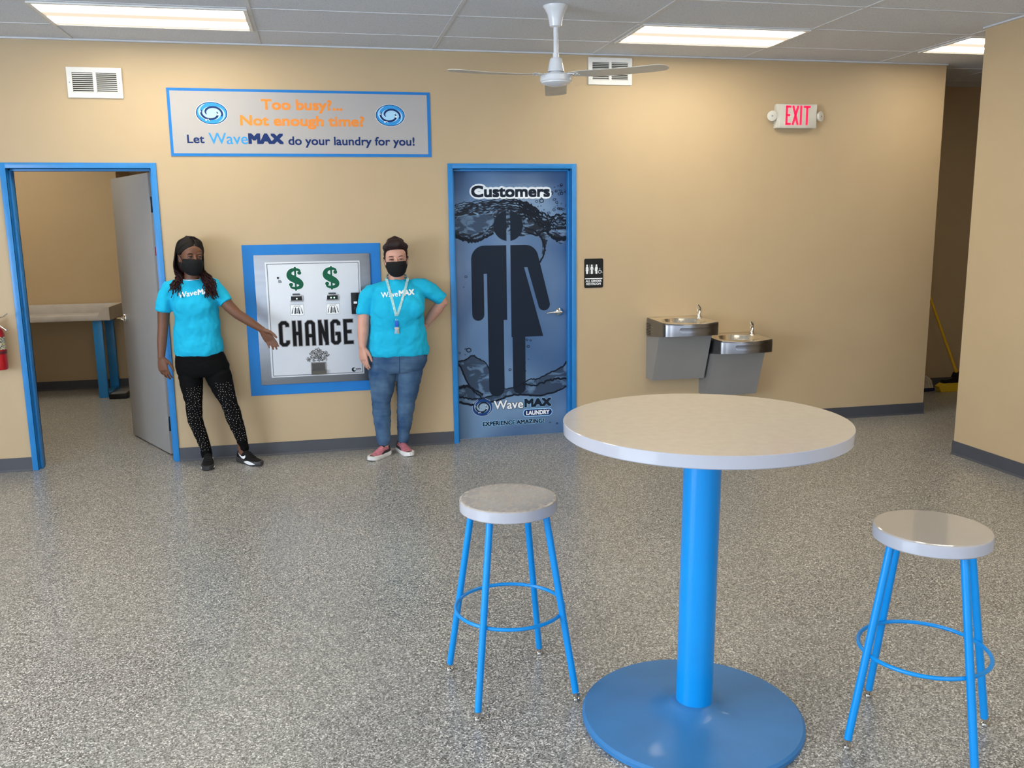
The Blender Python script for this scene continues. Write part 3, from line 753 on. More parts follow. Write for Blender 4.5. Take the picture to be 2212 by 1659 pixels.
# printed heap of coins
mb = MB(); rc = random.Random(11)
for k in range(120):
    u = rc.uniform(-1, 1); zz = rc.random()
    x = -.050+u*(.105-.035*zz)*(.55+.45*rc.random()); z = .722+.095*zz*(1-.35*abs(u))
    a = rc.uniform(0, PI); rr = rc.uniform(.008, .012); fl = rc.uniform(.3, .75)
    q2 = [(math.cos(t_*2*PI/14)*rr, math.sin(t_*2*PI/14)*rr*fl) for t_ in range(14)]
    rot = lambda p_: (x+p_[0]*math.cos(a)-p_[1]*math.sin(a), z+p_[0]*math.sin(a)+p_[1]*math.cos(a))
    yy = y0-.0004-.000012*k
    mb.prism([rot(p_) for p_ in q2], yy, y0, 0); mb.prism([rot((p_[0]*.70, p_[1]*.62)) for p_ in q2], yy-.000006, y0, 1+k % 2)
mb.build('coin_print', [INK, mat('coin_grey', (.30, .31, .33), .5), mat('coin_pale', (.52, .53, .55), .5)], df, None)
cup = MB()
cup.box((-.108, y0-.003, .615), (.006, y0+.001, .711), 0)
cup.box((-.100, y0-.0035, .650), (-.003, y0-.002, .704), 1)
cup.add([(-.104, y0-.002, .652), (.002, y0-.002, .652), (.002, y0-.030, .650), (-.104, y0-.030, .650), (-.104, y0-.002, .616), (.002, y0-.002, .616), (.002, y0-.022, .618), (-.104, y0-.022, .618)], [[0, 3, 7, 4], [1, 5, 6, 2], [3, 2, 6, 7], [4, 7, 6, 5]], 0)
cup.build('coin_cup', [mat('cup_steel', (.22, .21, .20), .35, metal=.8), mat('cup_recess', (.055, .052, .050), .5)], df, None)
mb = MB(); mb.cyl((-.313, y0-.004, 1.354), (-.313, y0, 1.354), .008, seg=14, mi=0)
for k, (zz, wl) in enumerate(((1.334, .020), (1.327, .026), (1.320, .026))):
    for j in range(6): mb.box((-.312+j*wl/6, y0-.0008, zz-.002), (-.312+j*wl/6+wl/6*.7, y0, zz+.002), 1)
mb.build('indicator', [BLACK, INK], df, None)
mb = MB(); mb.prism(arc(.212, .641, .017, R(60), R(330), 20)+arc(.219, .643, .010, R(320), R(75), 14), y0-.0008, y0, 0)
for j in range(6): mb.box((.226+j*.0068, y0-.0008, .641), (.2315+j*.0068, y0, .648), 0)
for j in range(8): mb.box((.226+j*.005, y0-.0008, .633), (.2295+j*.005, y0, .636), 1)
mb.build('emblem', [INK, GREYINK], df, None)

# ------------------------------------------------------------------ exit sign
es = thing('exit_sign', 'lit red EXIT sign with two emergency lamp heads', 'sign', (3.85, 0, 2.466))
hs = MB().box((3.668, -.058, 2.466), (4.022, -.001, 2.655), bev=.004).build('housing', PLASTW, es, 30)
MB().box((3.690, -.0605, 2.474), (4.016, -.056, 2.649), bev=.002).build('face_plate', PLASTW, hs, 30)
t = MB(); yy = -.0618
def bar(x0, z0, x1, z1): t.box((x0, yy, z0), (x1, yy+.003, z1))
bar(3.742, 2.490, 3.760, 2.642)
for zz in (2.490, 2.558, 2.625): bar(3.742, zz, 3.790-(.008 if zz == 2.558 else 0), zz+.017)
t.ribbon([(3.806, 2.490), (3.852, 2.642)], .018, yy, yy+.003); t.ribbon([(3.852, 2.490), (3.806, 2.642)], .018, yy, yy+.003)
bar(3.869, 2.490, 3.887, 2.642); bar(3.923, 2.490, 3.941, 2.642); bar(3.902, 2.625, 3.962, 2.642)
t.build('lettering', EXITR, hs, None)
def lamp_head(x, ax, sx):
    ax = Vector(ax).normalized(); c = Vector((x, -.045, 2.562))
    h = MB().lathe([(.006, -.034), (.026, -.030), (.036, -.010), (.0405, .004), (.0405, .010), (.037, .011)], c, 28, 0, axis=ax).tube([(sx, -.032, 2.562), c-ax*.028], .009, 10).build('lamp_head', PLASTW, es, 40)
    MB().lathe([(.037, .0095), (.030, .006), (.012, .003), (.001, .002)], c, 28, 0, axis=ax, caps=False).build('reflector', LAMPL, h, 40)
    MB().ellipsoid(c+ax*.006, (.010, .010, .008), su=12, sv=8).build('bulb', mat('bulb_grey', (.30, .31, .36), .15), h, 180)
lamp_head(3.630, (-.25, -1, -.15), 3.668); lamp_head(4.060, (.62, -1, .05), 4.022)

# ------------------------------------------------------------------ restroom sign
rs = thing('restroom_sign', 'black all gender restroom plaque with white figures beside the blue door', 'sign', (2.142, 0, 1.213))
MB().prism(rrect(2.063, 1.213, 2.221, 1.446, .012), -.004, -.0005).build('plate', BLACK, rs, None)
t = MB(); y = -.0046
def Sx(px): return 2.063+(px-378)/(1038-378)*.158
def Sz(py): return 1.446-(py-312)/(1340-312)*.233
def fig(cx, skirt):
    t.prism(ell(Sx(cx), Sz(548), .0068, .0072, 16), y, y+.001)
    t.prism([(Sx(cx-58), Sz(690)), (Sx(cx-32), Sz(585)), (Sx(cx+32), Sz(585)), (Sx(cx+58), Sz(690)), (Sx(cx+44), Sz(700)), (Sx(cx+28), Sz(630)), (Sx(cx+(58 if skirt > 0 else 32)), Sz(745)), (Sx(cx+34), Sz(745)), (Sx(cx+34), Sz(848)), (Sx(cx-34), Sz(848)), (Sx(cx-34), Sz(745)), (Sx(cx-(58 if skirt else 32)), Sz(745)), (Sx(cx-28), Sz(630)), (Sx(cx-44), Sz(700))], y, y+.001)
fig(475, 1); fig(638, 0); fig(800, -1)
for px in (563, 712): t.box((Sx(px-10), y, Sz(848)), (Sx(px+10), y+.001, Sz(520)), 1)
t.ribbon([(Sx(920), Sz(690)), (Sx(925), Sz(745)), (Sx(968), Sz(748)), (Sx(985), Sz(805)), (Sx(1010), Sz(800))], .0035, y, y+.001); t.prism(ell(Sx(920), Sz(662), .0035, .0035, 10), y, y+.001)
t.ribbon(arc(Sx(915), Sz(782), .0115, R(75), R(330), 18), .003, y, y+.001)
t.box((Sx(400), y, Sz(1030)), (Sx(1010), y+.001, Sz(1000)))
text(t, 'ALL GENDER', Sx(425), Sx(985), Sz(1140), .018, y, .035); text(t, 'RESTROOM', Sx(450), Sx(955), Sz(1240), .018, y, .035)
t.build('lettering', [PWHITE, GREYINK], rs, None)
# ------------------------------------------------------------------ ceiling fan
FX, FY = 1.458, -1.40
fan = thing('ceiling_fan', 'white three blade ceiling fan hanging on a short rod', 'fan', (FX, FY, CEIL))
MB().lathe([(.002, CEIL-.001), (.076, CEIL-.001), (.076, CEIL-.006), (.064, CEIL-.022), (.050, CEIL-.05), (.041, CEIL-.09), (.037, CEIL-.118), (.020, CEIL-.124), (.002, CEIL-.124)], (FX, FY, 0), 36).build('canopy', FANW, fan, 50)
MB().cyl((FX, FY, 2.69), (FX, FY, CEIL-.10), .0145, seg=20).lathe([(.0145, 2.705), (.019, 2.705), (.019, 2.735), (.0145, 2.735)], (FX, FY, 0), 20, caps=False).build('downrod', FANW, fan, 40)
MB().lathe([(.004, 2.706), (.033, 2.706), (.037, 2.700), (.051, 2.632), (.051, 2.628), (.047, 2.628), (.02, 2.64)], (FX, FY, 0), 36).build('motor_cover', FANW, fan, 40)
MB().lathe([(.030, 2.640), (.040, 2.622), (.060, 2.618), (.088, 2.612), (.097, 2.602), (.098, 2.574), (.090, 2.566), (.089, 2.561), (.078, 2.556), (.045, 2.546), (.002, 2.543)], (FX, FY, 0), 40).build('motor', FANW, fan, 30)
for az in (75, 196, 318):
    rings = []; Rb = .715
    q = Matrix.Rotation(R(az), 3, 'Z')
    for i in range(25):
        u = (i/16*.9 if i < 17 else .9+.1*math.sin((i-16)/8*PI/2)); r = .10+(Rb-.10)*u
        ch = .040+.030*min(1, u*5) + .003*u
        if u > .9: ch *= math.sqrt(max(.02, 1-((u-.9)/.1)**2))
        z = 2.606-.030*u+.016*u**3
        ring = []
        for sy, sz in ((-1, -1), (1, -1), (1, 1), (-1, 1)):
            y = sy*ch; zz = z-.12*y*(1-.4*u)+sz*.0016-.10*(y/ .07)**2*.012
            ring.append(Vector((FX, FY, 0)) + q @ Vector((r, y, zz)))
        rings.append(ring)
    bl = MB().loft(rings).build('blade', BLADE, fan, 30)
    m = MB()
    m.loft([[Vector((FX, FY, 0))+q @ Vector((r, sy*w_, 2.6055+sz*.002)) for sy, sz in ((-1, -1), (1, -1), (1, 1), (-1, 1))] for r, w_ in ((.06, .03), (.12, .024), (.165, .03))])
    for r in (.125, .15):
        for sy in (-.014, .014): m.cyl(Vector((FX, FY, 0))+q @ Vector((r, sy, 2.598)), Vector((FX, FY, 0))+q @ Vector((r, sy, 2.612)), .005, seg=8)
    m.build('blade_bracket', FANW, bl, 30)

# ------------------------------------------------------------------ fire extinguisher
EX, EY = -2.242, -.075
fe = thing('fire_extinguisher', 'red fire extinguisher hanging on the wall left of the open doorway', 'fire extinguisher', (EX, EY, .76))
tk = MB().lathe([(.002, .762), (.050, .762), (.055, .770), (.056, .80), (.054, .97), (.053, 1.015), (.045, 1.045), (.026, 1.062), (.018, 1.068), (.018, 1.075), (.002, 1.075)], (EX, EY, 0), 36).build('cylinder', RED, fe, 50)
lab = bpy.data.materials.new('printed_label'); lab.use_nodes = True
nt = lab.node_tree; N = nt.nodes; L = nt.links; p = N['Principled BSDF']; p.inputs['Roughness'].default_value = .4
tc = N.new('ShaderNodeTexCoord'); v = N.new('ShaderNodeTexVoronoi'); v.inputs['Scale'].default_value = 190; L.new(tc.outputs['Object'], v.inputs['Vector'])
sp = N.new('ShaderNodeSeparateColor'); L.new(v.outputs['Color'], sp.inputs[0]); rp = N.new('ShaderNodeValToRGB'); rp.color_ramp.interpolation = 'CONSTANT'; e = rp.color_ramp.elements
e[0].color = (.05, .05, .08, 1); e[1].position = .35; e[1].color = (.62, .60, .52, 1); k = e.new(.75); k.color = (.50, .46, .14, 1)
L.new(sp.outputs[0], rp.inputs[0]); L.new(rp.outputs[0], p.inputs['Base Color'])
MB().lathe([(.0552, .905), (.0545, .995)], (EX, EY, 0), 36, caps=False).build('label', lab, tk, 60)
MB().lathe([(.0575, .876), (.0585, .878), (.0585, .896), (.0575, .898)], (EX, EY, 0), 36, caps=False).box((EX-.03, -.025, .868), (EX+.03, -.001, .906)).build('strap', mat('strap_dark_red', (.10, .006, .010), .4), fe, 40)
MB().cyl((EX, EY, 1.07), (EX, EY, 1.105), .016, seg=18).box((EX-.014, EY-.016, 1.09), (EX+.014, EY+.016, 1.115), bev=.003).build('valve', NICKEL, fe, 40)
MB().tube([(EX-.012, EY, 1.117), (EX+.02, EY-.002, 1.124), (EX+.065, EY-.004, 1.134), (EX+.088, EY-.005, 1.152)], [(.013, .005)]*4, 12, ref=(0, 0, 1), round_ends=True).build('carry_handle', CHROME, fe, 50)
MB().tube([(EX-.005, EY-.012, 1.108), (EX+.025, EY-.02, 1.092), (EX+.050, EY-.026, 1.066), (EX+.082, EY-.03, 1.040)], [(.010, .005)]*4, 12, ref=(0, 0, 1), round_ends=True).build('squeeze_lever', CHROME, fe, 50)
MB().tube([(EX-.014, EY-.01, 1.105), (EX-.05, EY-.02, 1.09), (EX-.072, EY-.03, 1.02), (EX-.066, EY-.03, .90)], .008, 10, round_ends=True).build('hose', BLACK, fe, 60)

# ------------------------------------------------------------------ drinking fountains
def fountain(x0, zr, label):
    W_ = .467
    t = thing('drinking_fountain', label, 'drinking fountain', (x0+W_/2, 0, zr-.5), group='pair of wall drinking fountains')
    # plan outline of the apron (x, depth), depth > 0 towards the room
    def outline(inset=0.0, n=56):
        pts = [(0, 0), (0, .355)]
        pts += [(.030-.030*math.cos(a), .355+.050*math.sin(a)) for a in [PI/2*i/5 for i in range(1, 6)]]
        for i in range(1, 12):
            u = i/12; x = .030+(W_-.060)*u; pts.append((x, .405+.075*math.sin(PI*u)**.85))
        pts += [(W_-.030+.030*math.sin(a), .355+.050*math.cos(a)) for a in [PI/2*i/5 for i in range(0, 6)]]
        pts += [(W_, 0)]
        return pts
    O = outline()
    c0 = (W_/2-.012, .245)
    def at_angle(pts, a):
        d = (math.cos(a), math.sin(a)); best = 9
        for i in range(len(pts)):
            p0 = pts[i]; p1 = pts[(i+1) % len(pts)]
            ex, ey = p1[0]-p0[0], p1[1]-p0[1]; den = d[0]*ey-d[1]*ex
            if abs(den) < 1e-9: continue
            fx, fy = p0[0]-c0[0], p0[1]-c0[1]
            tt = (fx*ey-fy*ex)/den; uu = (fx*d[1]-fy*d[0])/den
            if tt > 0 and -1e-6 <= uu <= 1+1e-6 and tt < best: best = tt
        return (c0[0]+d[0]*best, c0[1]+d[1]*best)
    NA = 96
    ring = [at_angle(O, 2*PI*i/NA+.001) for i in range(NA)]
    top = lambda d: zr-.030*d
    bot = lambda d: zr-.158+.105*d
    V = lambda p, z, k=1.0, dz=0: Vector((x0+c0[0]+(p[0]-c0[0])*k, -max(.0005, c0[1]+(p[1]-c0[1])*k), z+dz))
    ap = MB()
    ap.loft([[V(p, bot(p[1])) for p in ring], [V(p, bot(p[1])+.004, 1.0) for p in ring], [V(p, top(p[1])-.016) for p in ring], [V(p, top(p[1])-.006, .993) for p in ring], [V(p, top(p[1]), .972) for p in ring]], caps=False)
    a0 = ap.build('apron', FAPR, t, 35)
    ov = [(c0[0]-.004+.178*math.cos(2*PI*i/NA), c0[1]+.004+.152*math.sin(2*PI*i/NA)) for i in range(NA)]
    oc = (c0[0]-.004, c0[1]+.004)
    VO = lambda p, k, dz: Vector((x0+oc[0]+(p[0]-oc[0])*k, -(oc[1]+(p[1]-oc[1])*k), top(p[1])+dz))
    bs = MB()
    rr = [[V(p, top(p[1]), .972) for p in ring], [V(p, top(p[1]), .955, .001) for p in ring], [VO(p, 1.04, .0015) for p in ov], [VO(p, 1.0, -.001) for p in ov], [VO(p, .97, -.010) for p in ov], [VO(p, .90, -.042) for p in ov], [VO(p, .78, -.064) for p in ov], [VO(p, .45, -.078) for p in ov], [VO(p, .06, -.082) for p in ov]]
    bs.loft(rr[::-1], caps=False)
    b0 = bs.build('basin', BASIN, t, 35)
    MB().cyl((x0+oc[0], -oc[1], zr-.0905), (x0+oc[0], -oc[1], zr-.086), .022, seg=20).build('drain', STEEL, b0, 40)
    bd = MB()
    xa, xb = .006, W_-.012
    bd.loft([[(x0+xa, -.0005, zr-.502), (x0+xb, -.0005, zr-.502), (x0+xb, -.150, zr-.502), (x0+xa, -.150, zr-.502)],
             [(x0+xa, -.0005, zr-.10), (x0+xb, -.0005, zr-.10), (x0+xb, -.290, zr-.10), (x0+xa, -.290, zr-.10)]])
    bd.build('body', FNT, t, 20)
    # push bar on the bowed front
    pb = MB(); n = 44
    def front(x): 
        u = min(1, max(0, (x-.030)/(W_-.060))); return .405+.075*math.sin(PI*u)**.85
    rows = []
    for (dz, off) in ((-.021, -.002), (-.0195, .0028), (-.0165, .0022), (.0165, .0022), (.0195, .0028), (.021, -.002)):
        row = []
        for i in range(n+1):
            x = .105+.262*i/n; e_ = math.sqrt(max(.01, 1-max(0, abs(2*i/n-1)-.86)**2/.14**2))
            d = front(x); zc = (top(d)+bot(d))/2-.002
            row.append((x0+x, -(d+off*(1 if 0 < i < n else .2)), zc+dz*e_))
        rows.append(row)
    pb.loft([[r[i] for r in rows] for i in range(n+1)], closed=False, caps=False)
    pb.build('push_bar', FAPR, a0, 50)
    # side grille
    g = MB()
    for k in range(8):
        z = zr-.136+.0125*k
        g.box((x0-.0012, -.105, z), (x0+.003, -.012, z+.0055))
    g.build('grille', BLACK, a0, None)
    # bubbler
    bx, by = x0+.405, -.135; bz = top(.135)
    bb = MB().lathe([(.030, bz-.002), (.030, bz+.003), (.020, bz+.006), (.016, bz+.030), (.013, bz+.036)], (bx, by, 0), 24)
    bb.tube([(bx, by, bz+.025), (bx+.008, by, bz+.052), (bx+.002, by-.004, bz+.066), (bx-.020, by-.018, bz+.064)], [.013, .012, .010, .007], 14, round_ends=True)
    hb = bb.build('bubbler', CHROME, t, 50)
    MB().tube([(bx+.010, by+.006, bz+.055), (bx+.006, by+.003, bz+.078), (bx-.012, by-.008, bz+.100), (bx-.020, by-.013, bz+.108)], [(.012, .004), (.013, .004), (.010, .0035), (.006, .003)], 12, round_ends=True).build('mouth_guard', CHROME, hb, 50)
    return t
fountain(2.593, .958, 'higher steel drinking fountain with side grille, left of the pair')
fountain(3.066, .803, 'lower steel drinking fountain, right of the pair')

# ------------------------------------------------------------------ work table in the back room
wt = thing('work_table', 'grey topped work table with raised rim on blue legs in the back room', 'table', (-3.1, 3.2, 0))
TX0, TX1, TY0, TY1 = -4.15, -2.150, 2.90, 3.53
LAMT = mat('table_grey_laminate', (.52, .49, .47), .25)
tp = MB()
tp.box((TX0, TY0+.002, .812), (TX1, TY1, .846), bev=.002)
tp.box((TX0, TY0, .812), (TX1, TY0+.022, .868), bev=.003)
tp.box((TX0, TY1-.025, .84), (TX1, TY1, .945), bev=.003)
# right end board, sloped on its inside
tp.prism([(TX1-.120, .846), (TX1-.110, .868), (TX1-.055, .945), (TX1+.001, .945), (TX1+.001, .811)], TY0-.001, TY1-.02)
tp.build('tabletop', LAMT, wt, 30)
for lx in (TX0+.06, TX1-.175):
    for ly in (TY0+.02, TY1-.10):
        MB().box((lx, ly, .0), (lx+.090, ly+.05, .812), bev=.004).build('leg', BLUE, wt, 30)
    MB().box((lx+.012, TY0+.07, .005), (lx+.08, TY1-.10, .04), bev=.004).build('foot_rail', BLUE, wt, 30)
bc = MB().box((-2.205, 2.80, .001), (-2.03, 3.02, .050), bev=.006)
o = bc.build('black_case', BLACK, None, 30); tag(o, 'low black case on the floor beside the work table leg', 'case')
MB().box((-2.19, 2.83, .0495), (-2.05, 3.00, .054), bev=.002).build('lid', mat('case_grey', (.16, .16, .16), .4), o, 30)

# ------------------------------------------------------------------ broom and mop in the alcove
br = thing('broom', 'yellow handled angle broom standing in the dark alcove', 'broom', (6.27, .85, 0))
MB().cyl((6.262, .855, .20), (6.112, .925, .62), .0125, seg=16).cyl((6.112, .925, .62), (5.795, 1.068, 1.50), .0125, seg=16).cyl((6.117, .923, .605), (6.108, .927, .632), .0145, seg=16).cyl((6.266, .853, .185), (6.257, .857, .225), .016, seg=16).build('handle', YELLOW, br, 50)
hd = MB().prism([(6.40, .085), (6.40, .125), (6.33, .150), (6.285, .20), (6.245, .19), (6.225, .145), (6.115, .120), (6.10, .085)], .82, .88)
hd.build('head', BLACK, br, 30)
bs = MB().prism([(6.44, .002), (6.40, .090), (6.10, .090), (6.045, .060), (6.075, .002)], .815, .885)
bs.build('bristles', mat('bristle_yellow', (.66, .44, .02), .7, var=.25, vscale=60, stretch=(8, 1, 1)), br, None)
mp_ = thing('mop', 'striped beige mop pad with navy backing lying in the alcove', 'mop', (5.90, 1.0, 0))
md = MB()
for k in range(9):
    x = 5.785+.030*k
    md.tube([(x, .90, .040), (x+.004, .93, .10), (x+.010, 1.0, .165-.004*k), (x+.018, 1.04, .172-.005*k)], [(.017, .012)]*4, 10, round_ends=True)
md.build('pad', MOPT, mp_, 60)
MB().box((5.77, .885, .001), (6.06, 1.05, .040), bev=.012).build('backing', NAVYC, mp_, 30)

# ------------------------------------------------------------------ table and stools
TBX, TBY = 1.213, -4.172; TZ = 1.067
tb = thing('pedestal_table', 'round grey topped bar table on a blue pedestal', 'table', (1.198, -4.165, 0))
MB().lathe([(.002, TZ-.041), (.463, TZ-.041), (.466, TZ-.038), (.466, TZ-.0015), (.4645, TZ), (.002, TZ)], (TBX, TBY, 0), 128).build('table_top', [LAM, LAMEDGE], tb, 25)
for p_ in bpy.data.objects['table_top'].data.polygons:
    if abs(p_.normal.z) < .8: p_.material_index = 1
MB().cyl((1.202, -4.168, .05), (1.2115, -4.171, TZ-.035), .0625, seg=48).lathe([(.002, TZ-.053), (.16, TZ-.053), (.17, TZ-.046), (.17, TZ-.0412), (.002, TZ-.0412)], (TBX, TBY, 0), 40).build('pedestal', BLUET, tb, 40)
MB().lathe([(.002, .001), (.377, .001), (.381, .004), (.381, .018), (.372, .026), (.30, .031), (.16, .038), (.10, .048), (.075, .062), (.060, .070)], (1.192, -4.172, 0), 96).build('base', mat('reflection_greyed_blue', (.028, .165, .40), .42, var=.08, vscale=6, coat=.1, spec=.4), tb, 30)  # blue greyed to put the room's reflection into the base colour
# stool built once at the origin, then copied
GLIDE = mat('chrome_glide', (.55, .53, .50), .15, metal=1.0)
def stool():
    t = thing('bar_stool', 'bar stool', 'stool', (0, 0, 0), group='blue bar stools around the table')
    H = .737
    MB().lathe([(.002, H-.001), (.12, H), (.1705, H), (.1745, H-.0012), (.177, H-.004), (.178, H-.010), (.178, H-.040), (.174, H-.044), (.02, H-.044)], (0, 0, 0), 72).build('seat', [SEATM, LAMEDGE], t, 16)
    for k in range(4):
        a = PI/2*k; c, s = math.cos(a), math.sin(a)
        lg = MB().cyl((.263*c, .263*s, .030), (.148*c, .148*s, H-.044), .0128, seg=20).build('leg', BLUET, t, 50)
        MB().lathe([(.002, 0), (.013, 0), (.0145, .004), (.012, .011), (.006, .014), (.006, .022), (.0125, .023), (.0132, .034), (.002, .035)], (.2655*c, .2655*s, 0), 20).build('glide', GLIDE, lg, 40)
    n = 64; rz_ = .318; rr_ = .2005
    MB().tube([(rr_*math.cos(2*PI*i/n), rr_*math.sin(2*PI*i/n), rz_) for i in range(n)], .0068, 12, closed=True).build('foot_ring', BLUET, t, 60)
    for p_ in bpy.data.objects['seat'].data.polygons:
        if abs(p_.normal.z) < .6: p_.material_index = 1
    return t
s1 = stool()
s2 = copy_tree(s1)
s1.location = (.624, -3.804, 0); s1.rotation_euler = (0, 0, R(52)); s1['label'] = 'blue bar stool left of the table, its grey seat marked with dull smears'
s2.location = (1.878, -4.455, 0); s2.rotation_euler = (0, 0, R(1)); s2['label'] = 'blue bar stool right of the table with a clean glossy seat'
# dull smears wiped into the left seat
SM2 = SEATM.copy(); SM2.name = 'grey_smeared_seat'
nt = SM2.node_tree; N = nt.nodes; L = nt.links; p = N['Principled BSDF']
tc = N.new('ShaderNodeTexCoord'); mp = N.new('ShaderNodeMapping'); mp.inputs['Rotation'].default_value = (0, 0, R(58)); mp.inputs['Scale'].default_value = (30, 55, 1)
L.new(tc.outputs['Object'], mp.inputs[0])
vz = N.new('ShaderNodeTexNoise'); vz.inputs['Scale'].default_value = 1.0; vz.inputs['Detail'].default_value = 1.0; L.new(mp.outputs[0], vz.inputs['Vector'])
mr = N.new('ShaderNodeMapRange'); mr.inputs[1].default_value = .50; mr.inputs[2].default_value = .56; mr.inputs[3].default_value = .07; mr.inputs[4].default_value = .30
L.new(vz.outputs['Fac'], mr.inputs[0]); L.new(mr.outputs[0], p.inputs['Roughness'])
seat1 = [c for c in s1.children if c.name.startswith('seat')][0]
seat1.data = seat1.data.copy(); seat1.data.materials[0] = SM2
# ------------------------------------------------------------------ people
def skin_material(name, col, warm):
    m = mat(name, col, .52, var=.05, vscale=20, spec=.4)
    p = m.node_tree.nodes['Principled BSDF']
    p.inputs['Subsurface Weight'].default_value = .08; p.inputs['Subsurface Radius'].default_value = (.012, .005, .003); p.inputs['Subsurface Scale'].default_value = .4
    return m
SK1 = skin_material('deep_brown_skin', (.155, .066, .036), 1)
SK2 = skin_material('fair_skin', (.58, .31, .235), 1)
EYEW = mat('eye_white', (.40, .36, .34), .3); IRIS = mat('iris_dark', (.02, .012, .008), .2); LASH = mat('brow_dark', (.018, .010, .008), .7)
LIPS = mat('lips', (.30, .09, .07), .5)
SHIRT = mat('cyan_cotton', (.012, .43, .68), .85, var=.04, vscale=5, bump=.22, bscale=26, spec=.2, stretch=(1, 1, .6))
MASK = mat('black_mask_cloth', (.010, .010, .011), .85, spec=.2)
LEGG = mat('black_leggings', (.0025, .0025, .003), .8, spec=.12)
HAIR1 = bpy.data.materials.new('dark_red_locs'); HAIR1.use_nodes = True
nt = HAIR1.node_tree; N = nt.nodes; L = nt.links; p = N['Principled BSDF']; p.inputs['Roughness'].default_value = .6; p.inputs['Specular IOR Level'].default_value = .25
tc = N.new('ShaderNodeTexCoord'); sx_ = N.new('ShaderNodeSeparateXYZ'); L.new(tc.outputs['Object'], sx_.inputs[0])
mr = N.new('ShaderNodeMapRange'); mr.inputs[1].default_value = 1.58; mr.inputs[2].default_value = 1.32; L.new(sx_.outputs[2], mr.inputs[0])
rp = N.new('ShaderNodeValToRGB'); e = rp.color_ramp.elements; e[0].position = .1; e[0].color = (.008, .005, .004, 1); e[1].position = .9; e[1].color = (.024, .004, .005, 1)
L.new(mr.outputs[0], rp.inputs[0]); L.new(rp.outputs[0], p.inputs['Base Color'])
HAIR2 = mat('dark_auburn_hair', (.016, .0055, .006), .42, spec=.3, var=.5, vscale=30, stretch=(5, 1, 2), bump=.4, bscale=70)
denim = bpy.data.materials.new('faded_denim'); denim.use_nodes = True
nt = denim.node_tree; N = nt.nodes; L = nt.links; p = N['Principled BSDF']; p.inputs['Roughness'].default_value = .85; p.inputs['Specular IOR Level'].default_value = .2
tc = N.new('ShaderNodeTexCoord')
n1 = N.new('ShaderNodeTexNoise'); n1.inputs['Scale'].default_value = 6; n1.inputs['Detail'].default_value = 4; L.new(tc.outputs['Object'], n1.inputs['Vector'])
rp = N.new('ShaderNodeValToRGB'); e = rp.color_ramp.elements; e[0].position = .35; e[0].color = (.022, .062, .15, 1); e[1].position = .68; e[1].color = (.085, .155, .26, 1)
L.new(n1.outputs['Fac'], rp.inputs[0]); L.new(rp.outputs[0], p.inputs['Base Color'])
n2 = N.new('ShaderNodeTexNoise'); n2.inputs['Scale'].default_value = 45; L.new(tc.outputs['Object'], n2.inputs['Vector'])
bp = N.new('ShaderNodeBump'); bp.inputs['Strength'].default_value = .25; bp.inputs['Distance'].default_value = .006; L.new(n2.outputs['Fac'], bp.inputs['Height']); L.new(bp.outputs[0], p.inputs['Normal'])

